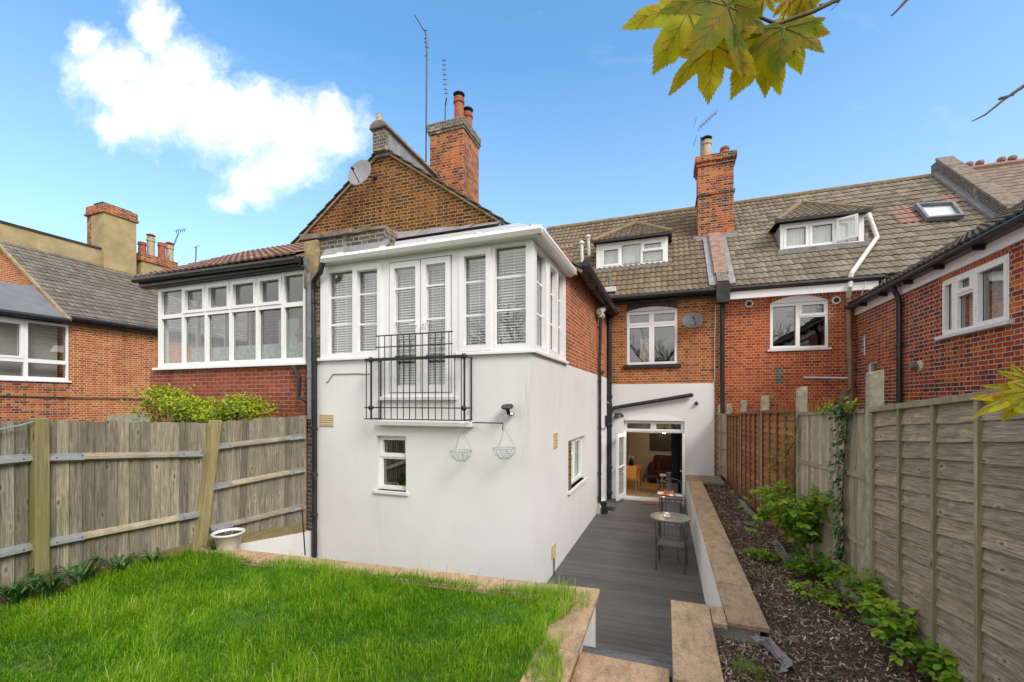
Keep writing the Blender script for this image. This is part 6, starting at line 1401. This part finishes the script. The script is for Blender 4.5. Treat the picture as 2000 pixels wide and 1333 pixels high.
bramble('tiny pale weed tuft in the middle of the bark', gp(1530, 1262, .74), 10, .07, .05, .016, 9, 'weed', 'garden_weed', 'weed', group='weeds in the bark bed', lo=.2)
# yellow-leaved climber on the post between red-brown and pale panels
def climber(label, name, pts, spread, count, lsz, mat, grp=None, off=.05):
    t = thing(name, label, 'climbing plant', pts[0], grp); sb_ = MB().tube(pts, .007, 5); lb = MB(); n = len(pts)-1
    for k in range(count):
        f = rng.uniform(0, n); i0 = min(n-1, int(f)); p = Vector(pts[i0]).lerp(Vector(pts[i0+1]), f-i0)+Vector((-abs(rng.gauss(.02, off)), rng.gauss(0, spread), rng.gauss(0, .04)))
        lb.rnd = min(1, max(0, rng.gauss(.45, .26))); dd = Vector((-.35, rng.gauss(0, .5), rng.gauss(-.45, .4))); leaf(lb, p, dd, Vector((-1, 0, .45))+rv(.25), lsz*rng.uniform(.6, 1.2), lsz*rng.uniform(.6, .95), .1, .15)
    sb_.build('stems', MT['stem'], t); lb.build('leaves', MT[mat], t); return t
PB = Pl(xy[1], xy[2], flip=True)
def onPB(x, y, o=.05): a, z = PB.px(x, y, o); return Vector(PB.pt(a, z, o))
climber('dark green ivy strip hanging down the pale board panel', 'ivy', [onPB(1651, 1120), onPB(1648, 1040), onPB(1646, 960), onPB(1650, 880), onPB(1656, 810), onPB(1650, 796)], .036, 430, .055, 'ivy')
climber('ivy tuft trailing along the top of the pale board panel', 'ivy', [onPB(1608, 800, .03), onPB(1625, 795, .02), onPB(1650, 792, .02), onPB(1685, 790, .02)], .03, 150, .05, 'bush', off=.03)
climber('yellow-leaved climber on the concrete post beside the red-brown panel', 'climbing_vine', [(1.70, 7.0, 1.4), (1.69, 7.12, 1.9), (1.66, 7.15, 2.2), (1.70, 6.98, 2.35), (1.72, 6.93, 2.7)], .05, 150, .05, 'yellowleaf')
climber('yellow-green shoots rising from the bramble by the post', 'climbing_vine', [(1.60, 7.0, 1.2), (1.62, 7.2, 1.6), (1.55, 7.35, 1.95), (1.58, 7.3, 2.15)], .07, 140, .055, 'yellowleaf')
# bush behind the left fence
t = thing('garden_bush', 'yellow-green bush behind the left fence in front of the red brick sunroom wall', 'bush', (-7.6, 5.3, 0)); b = MB(); sb_ = MB()
for k in range(5200):
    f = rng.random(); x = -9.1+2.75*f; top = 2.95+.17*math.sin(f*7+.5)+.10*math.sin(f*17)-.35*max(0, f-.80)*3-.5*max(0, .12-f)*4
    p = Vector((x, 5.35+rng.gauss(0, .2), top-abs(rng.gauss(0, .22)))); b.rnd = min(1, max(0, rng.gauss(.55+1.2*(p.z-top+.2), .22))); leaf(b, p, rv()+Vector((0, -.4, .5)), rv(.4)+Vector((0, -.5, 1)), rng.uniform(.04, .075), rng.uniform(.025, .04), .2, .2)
for k in range(16): x = -8.8+k*.15; sb_.tube([(x+.1, 5.4, .0), (x, 5.4, 1.6), (x+rng.uniform(-.15, .15), 5.3, 2.75)], .012, 5)
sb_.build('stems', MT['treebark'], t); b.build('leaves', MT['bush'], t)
def strapplant(label, pos, n, L_, w_=.022):
    t = thing('strap_leaf_plant', label, 'plant', pos, 'strap-leaved plants along the left fence'); b = MB(); pos = Vector(pos)
    for k in range(n):
        an = rng.uniform(0, 2*math.pi); ll = L_*rng.uniform(.6, 1.1); b.rnd = min(1, abs(rng.gauss(.35, .25))); d_ = Vector((math.cos(an), math.sin(an), 0)); s_ = Vector((-d_.y, d_.x, 0)); bend = rng.uniform(.6, 1.3); prev = None
        p = pos+rv(.03); p.z = pos.z-.01
        for i in range(7):
            f = i/6; c_ = p+d_*ll*(math.sin(f*bend)*.8)*f**.4+Vector((0, 0, ll*.75*math.sin(f*1.75*bend**.5)*(1-.25*f))); ww = w_*(1-f**2.2)*.5+.001
            cur = (b.vert(c_-s_*ww+Vector((0, 0, ww*.5))), b.vert(c_), b.vert(c_+s_*ww+Vector((0, 0, ww*.5))))
            if prev: b.fi([prev[0], prev[1], cur[1], cur[0]]); b.fi([prev[1], prev[2], cur[2], cur[1]])
            prev = cur
    b.build('leaves', MT['strap'], t); return t
for (x, y, n, L_, lb) in ((30, 1185, 34, .36, 'dark strap-leaved clump at the left edge of the photo'), (95, 1172, 34, .34, 'strap-leaved clump at the foot of the green fence post'), (155, 1142, 22, .34, 'strap-leaved clump with pale leaves just right of the green fence post'), (225, 1122, 16, .30, 'strap-leaved clump midway between the two fence posts'), (290, 1104, 12, .26, 'small strap-leaved clump nearest the leaning fence post'), (425, 1076, 16, .16, 'small leafy tuft at the foot of the leaning post beside the white tub')):
    p = onZ(x, y, .87); strapplant(lb, (max(p.x, fenceX(p.y)+.14), p.y, .87), int(n*1.2), L_*1.3, .03)

# ------------------------------------------------------------------ overhanging sycamore and bare trees behind the viewer
def at(x, y, d_): r = ray(x, y); return Vector((r.x*d_, r.y*d_, EYE+r.z*d_))
SY = thing('sycamore_tree', 'sycamore bough with yellow-green lobed leaves hanging in from the top right', 'tree', (2.9, -1.8, 0))
b = MB().tube([(2.9, -1.8, .3), (2.85, -1.75, 2.5), (2.95, -1.7, 5), (2.8, -1.9, 8)], [.13, .11, .09, .04], 10); b.build('trunk', MT['treebark'], SY)
D = 1.25
b = MB().tube([(2.85, -1.72, 4.6), (1.9, -.6, 4.75), at(1760, -70, 1.35), at(1650, -8, D), at(1590, 22, D), at(1517, 48, D), at(1490, 55, D), at(1447, 49, D)], [.035, .022, .012, .0065, .006, .0055, .005, .003], 9)
b.tube([at(1517, 48, D), at(1480, 32, D), at(1422, 10, D)], [.005, .004, .0025], 8).tube([at(1449, 49, D), at(1420, 70, D), at(1394, 85, D)], [.003, .0025, .002], 7)
b.tube([at(1620, 8, D), at(1610, 14, D), at(1596, 22, D)], [.003, .003, .0015], 6).tube([at(1600, 10, D), at(1640, 4, D), at(1624, 20, D)], [.002, .002, .001], 5)
b.tube([at(1528, 40, D), at(1538, 15, D), at(1544, -10, D)], .0018, 6).tube([at(1486, 33, D), at(1490, 5, D), at(1496, -15, D)], .0018, 6).tube([at(1346, 20, D), at(1376, 30, D), at(1425, 8, D-.02)], .0022, 6)
BR = b.build('branch', MT['bark'], SY, smooth=True)
b = MB().tube([at(1810, -40, 1.4), at(1771, 0, 1.35), at(1745, 28, 1.35), at(1741, 31, 1.35)], [.006, .005, .003, .002], 7); b.build('twig', MT['bark'], SY)
b = MB().tube([at(2080, 105, 1.5), at(2000, 168, 1.45), at(1962, 194, 1.45), at(1925, 224, 1.45), at(1899, 237, 1.45)], [.007, .006, .004, .003, .002], 7).tube([at(1980, 186, 1.45), at(1967, 189, 1.45), at(1953, 193, 1.45), at(1949, 196, 1.45)], [.002, .004, .005, .001], 7); b.build('twig', MT['bark'], SY)
CT = [(0, 1.0), (4, .90), (9, .80), (14, .74), (19, .60), (25, .47), (31, .56), (38, .72), (44, .86), (48, .93), (54, .78), (60, .70), (67, .55), (76, .40), (86, .50), (96, .60), (103, .66), (112, .52), (122, .42), (140, .26), (158, .12)]
def maple(base, tip, nrm, tone, cup=.22, asp=1.0):
    base = Vector(base); d_ = Vector(tip)-base; L_ = d_.length; d_.normalize(); n_ = Vector(nrm); s_ = d_.cross(n_).normalized(); n_ = s_.cross(d_)
    b = MB(); b.rnd = tone; ths = [-t_ for t_, _ in CT[:0:-1]]+[t_ for t_, _ in CT]; rs = [r_ for _, r_ in CT[:0:-1]]+[r_ for _, r_ in CT]
    T2, R2 = [], []
    for i in range(len(ths)-1):
        for k in range(4):
            f = k/4; T2.append(ths[i]+(ths[i+1]-ths[i])*f); R2.append((rs[i]+(rs[i+1]-rs[i])*f)*(1+(.035 if k % 2 else -.02)))
    T2.append(ths[-1]); R2.append(rs[-1]); ph = rng.uniform(0, 6)
    def pt(th, r_):
        a_ = math.radians(th); x = math.cos(a_)*r_; y = math.sin(a_)*r_*asp
        lob = .05*math.cos(math.radians(th)*7.2)*r_
        z = -cup*(x*x*.9+y*y*1.1)+lob*.6+.03*math.sin(5*x+4*y+ph)
        return base+(d_*x+s_*y+n_*z)*L_, (y, x)
    c0, uv0 = pt(0, 0); ic = b.vert(c0); rings = []
    for fr_ in (.35, .7, 1.):
        rings.append([(b.vert(pt(t_, r_*fr_)[0]), pt(t_, r_*fr_)[1]) for t_, r_ in zip(T2, R2)])
    for i in range(len(T2)-1):
        b.fi([ic, rings[0][i][0], rings[0][i+1][0]], [uv0, rings[0][i][1], rings[0][i+1][1]])
        for k in range(2): b.fi([rings[k][i][0], rings[k+1][i][0], rings[k+1][i+1][0], rings[k][i+1][0]], [rings[k][i][1], rings[k+1][i][1], rings[k+1][i+1][1], rings[k][i+1][1]])
    b.mat = 1
    for th, r_ in ((0, .93), (48, .86), (-48, .86), (102, .58), (-102, .58)):
        b.tube([pt(th, r_*f)[0]+n_*.0012 for f in (0, .12, .25, .37, .5, .62, .75, .87, 1)], [.0016, .0014, .0013, .0011, .001, .0008, .0006, .0005, .0003], 5)
        for f in (.3, .5, .7):
            for sg in (-1, 1): b.tube([pt(th, r_*f)[0]+n_*.0012, pt(th+sg*7*(1.2-f), r_*min(1., f+.10))[0]+n_*.0014, pt(th+sg*14*(1.2-f), r_*min(1., f+.20))[0]+n_*.0012], [.0008, .0006, .0003], 4, False)
    b.build('leaf', [MT['maple'], MT['vein']], BR, smooth=True)
cam_dir = lambda x, y: -ray(x, y).normalized()
def ml(bx, by, tx, ty, tone, d0=D, d1=None, tiltx=0, tilty=0, **k):
    n_ = cam_dir(bx, by)+Vector((cb, sb, 0))*tiltx+Vector((0, 0, 1))*tilty
    maple(at(bx, by, d0), at(tx, ty, d1 or d0), n_, tone, **k)
ml(1346, 20, 1285, 128, .55, D+.05, D+.02, .1, .2)
ml(1394, 86, 1382, 190, .80, D, D-.02, -.1, .2)
ml(1494, 65, 1436, 180, .62, D, D, .1, .1, asp=.95)
ml(1500, 62, 1500, 178, .50, D+.03, D+.03, .2, .1, asp=.8)
ml(1532, 54, 1520, 130, .05, D-.04, D-.08, .1, .6)  # low tone puts this leaf's shade into its colour
ml(1536, 48, 1562, 140, .45, D+.06, D+.06, -.1, .1, asp=.85)
ml(1424, 8, 1362, 92, .08, D-.04, D-.10, .3, .5)  # shaded leaf, its shadow painted as a darker tone
ml(1428, 6, 1432, 80, .15, D-.02, D-.06, -.2, .4, asp=.7)
ml(1548, 30, 1600, 52, .92, D+.08, D+.08, 0, .1)
ml(1400, 40, 1425, 92, .98, D+.10, D+.10, .1, .1)
ml(1440, 30, 1455, 84, .85, D+.10, D+.10, .1, 0, asp=.7)
ml(1376, 26, 1400, -18, .75, D+.06, D+.05, 0, .1)
ml(1496, -12, 1480, 34, .5, D+.04, D+.04, 0, .1, asp=.8)
ml(1544, -8, 1512, 30, .95, D+.05, D+.06, 0, .1, asp=.8)
ml(1575, -14, 1590, 20, .55, D+.02, D, 0, .1)
ml(1540, 12, 1570, 22, .97, D+.09, D+.09, 0, .2)
ml(1400, -30, 1380, 20, .9, D+.07, D+.06, 0, .1)
ml(1455, -25, 1452, 30, .4, D+.04, D+.04, 0, .1)
b = MB().tube([at(2120, 700, 1.3), at(2050, 735, 1.2), at(2012, 760, 1.15)], .003, 6); b.build('twig', MT['bark'], SY)
ml(2012, 758, 1935, 768, .35, 1.15, 1.15, .0, 1.0, asp=.75); ml(2012, 762, 1903, 798, .6, 1.15, 1.1, .3, 1.6, asp=.35); ml(2016, 764, 1960, 812, .5, 1.12, 1.1, .0, .6, asp=.7); ml(2012, 745, 1958, 722, .35, 1.17, 1.17, 0, .5, asp=.6)
def bare_tree(x, y, h, label, twigmat='treebark'):
    t = thing('bare_tree', label, 'tree', (x, y, 0), 'bare trees behind the viewer'); tr = MB(); cr2 = MB(); r2 = random.Random(int(x*100)+5)
    def grow(p, d_, L_, r_, lev):
        pts = [p]; n = 3
        for i in range(n):
            d_ = (d_+Vector((r2.gauss(0, .13), r2.gauss(0, .13), r2.gauss(.03, .08)))).normalized(); p = p+d_*L_/n; pts.append(p)
        (tr if lev < 1 else cr2).tube(pts, [r_*(1-.12*i) for i in range(n+1)], 6 if lev < 2 else 3, False)
        if lev >= 5: return
        for k in range(4 if lev < 4 else 3):
            q = pts[1+r2.randrange(3)] if lev else pts[1+min(2, k % 3+ (1 if k > 2 else 0))]
            ax_ = Vector((r2.gauss(0, 1), r2.gauss(0, 1), r2.gauss(.35, .5))).normalized(); grow(q, (d_*.75+ax_*.75).normalized(), L_*r2.uniform(.6, .78), r_*.58, lev+1)
    grow(Vector((x, y, 0)), Vector((0, 0, 1)), h*.36, .17, 0)
    tr.build('trunk', MT['treebark'], t); cr2.build('crown', MT['treebark'], t)
for (x, y, h) in ((-6.5, -9, 10), (-1.5, -12, 12), (4.2, -10, 11), (9.5, -13, 12)): bare_tree(x, y, h, 'leafless garden tree standing behind the viewer')
def evergreen(x, y, h, w_, label):  # unseen evergreens added as a dark mass for the windows to reflect
    t = thing('added_evergreen', label, 'tree', (x, y, 0), 'added evergreens behind the viewer'); b = MB(); r2 = random.Random(int(x*10))
    MB().tube([(x, y, 0), (x, y, h*.8)], [.15, .05], 7).build('trunk', MT['treebark'], t)
    for k in range(2600):
        f = r2.random()**.8; rr = w_*(1-f*.8)*(.6+.4*r2.random()); an = r2.uniform(0, 6.283); p = Vector((x+rr*math.cos(an), y+rr*math.sin(an), .4+h*f)); b.rnd = r2.random()*.5
        d_ = Vector((r2.gauss(0, 1), r2.gauss(0, 1), r2.gauss(0, 1))); leaf(b, p, d_, (0, 0, 1), .34, .2, .1, .2)
    b.build('crown', MT['ivy'], t)
for (x, y, h, w_) in ((-4, -14, 5.2, 2.2), (1.5, -14.5, 5.6, 2.4), (7, -14, 5.0, 2.2), (-9.5, -13, 5.4, 2.2)): evergreen(x, y, h, w_, 'dark evergreen tree added behind the viewer to darken window reflections')
print('faces', sum(len(o.data.polygons) for o in bpy.data.objects if o.type == 'MESH'), 'objects', len(bpy.data.objects))
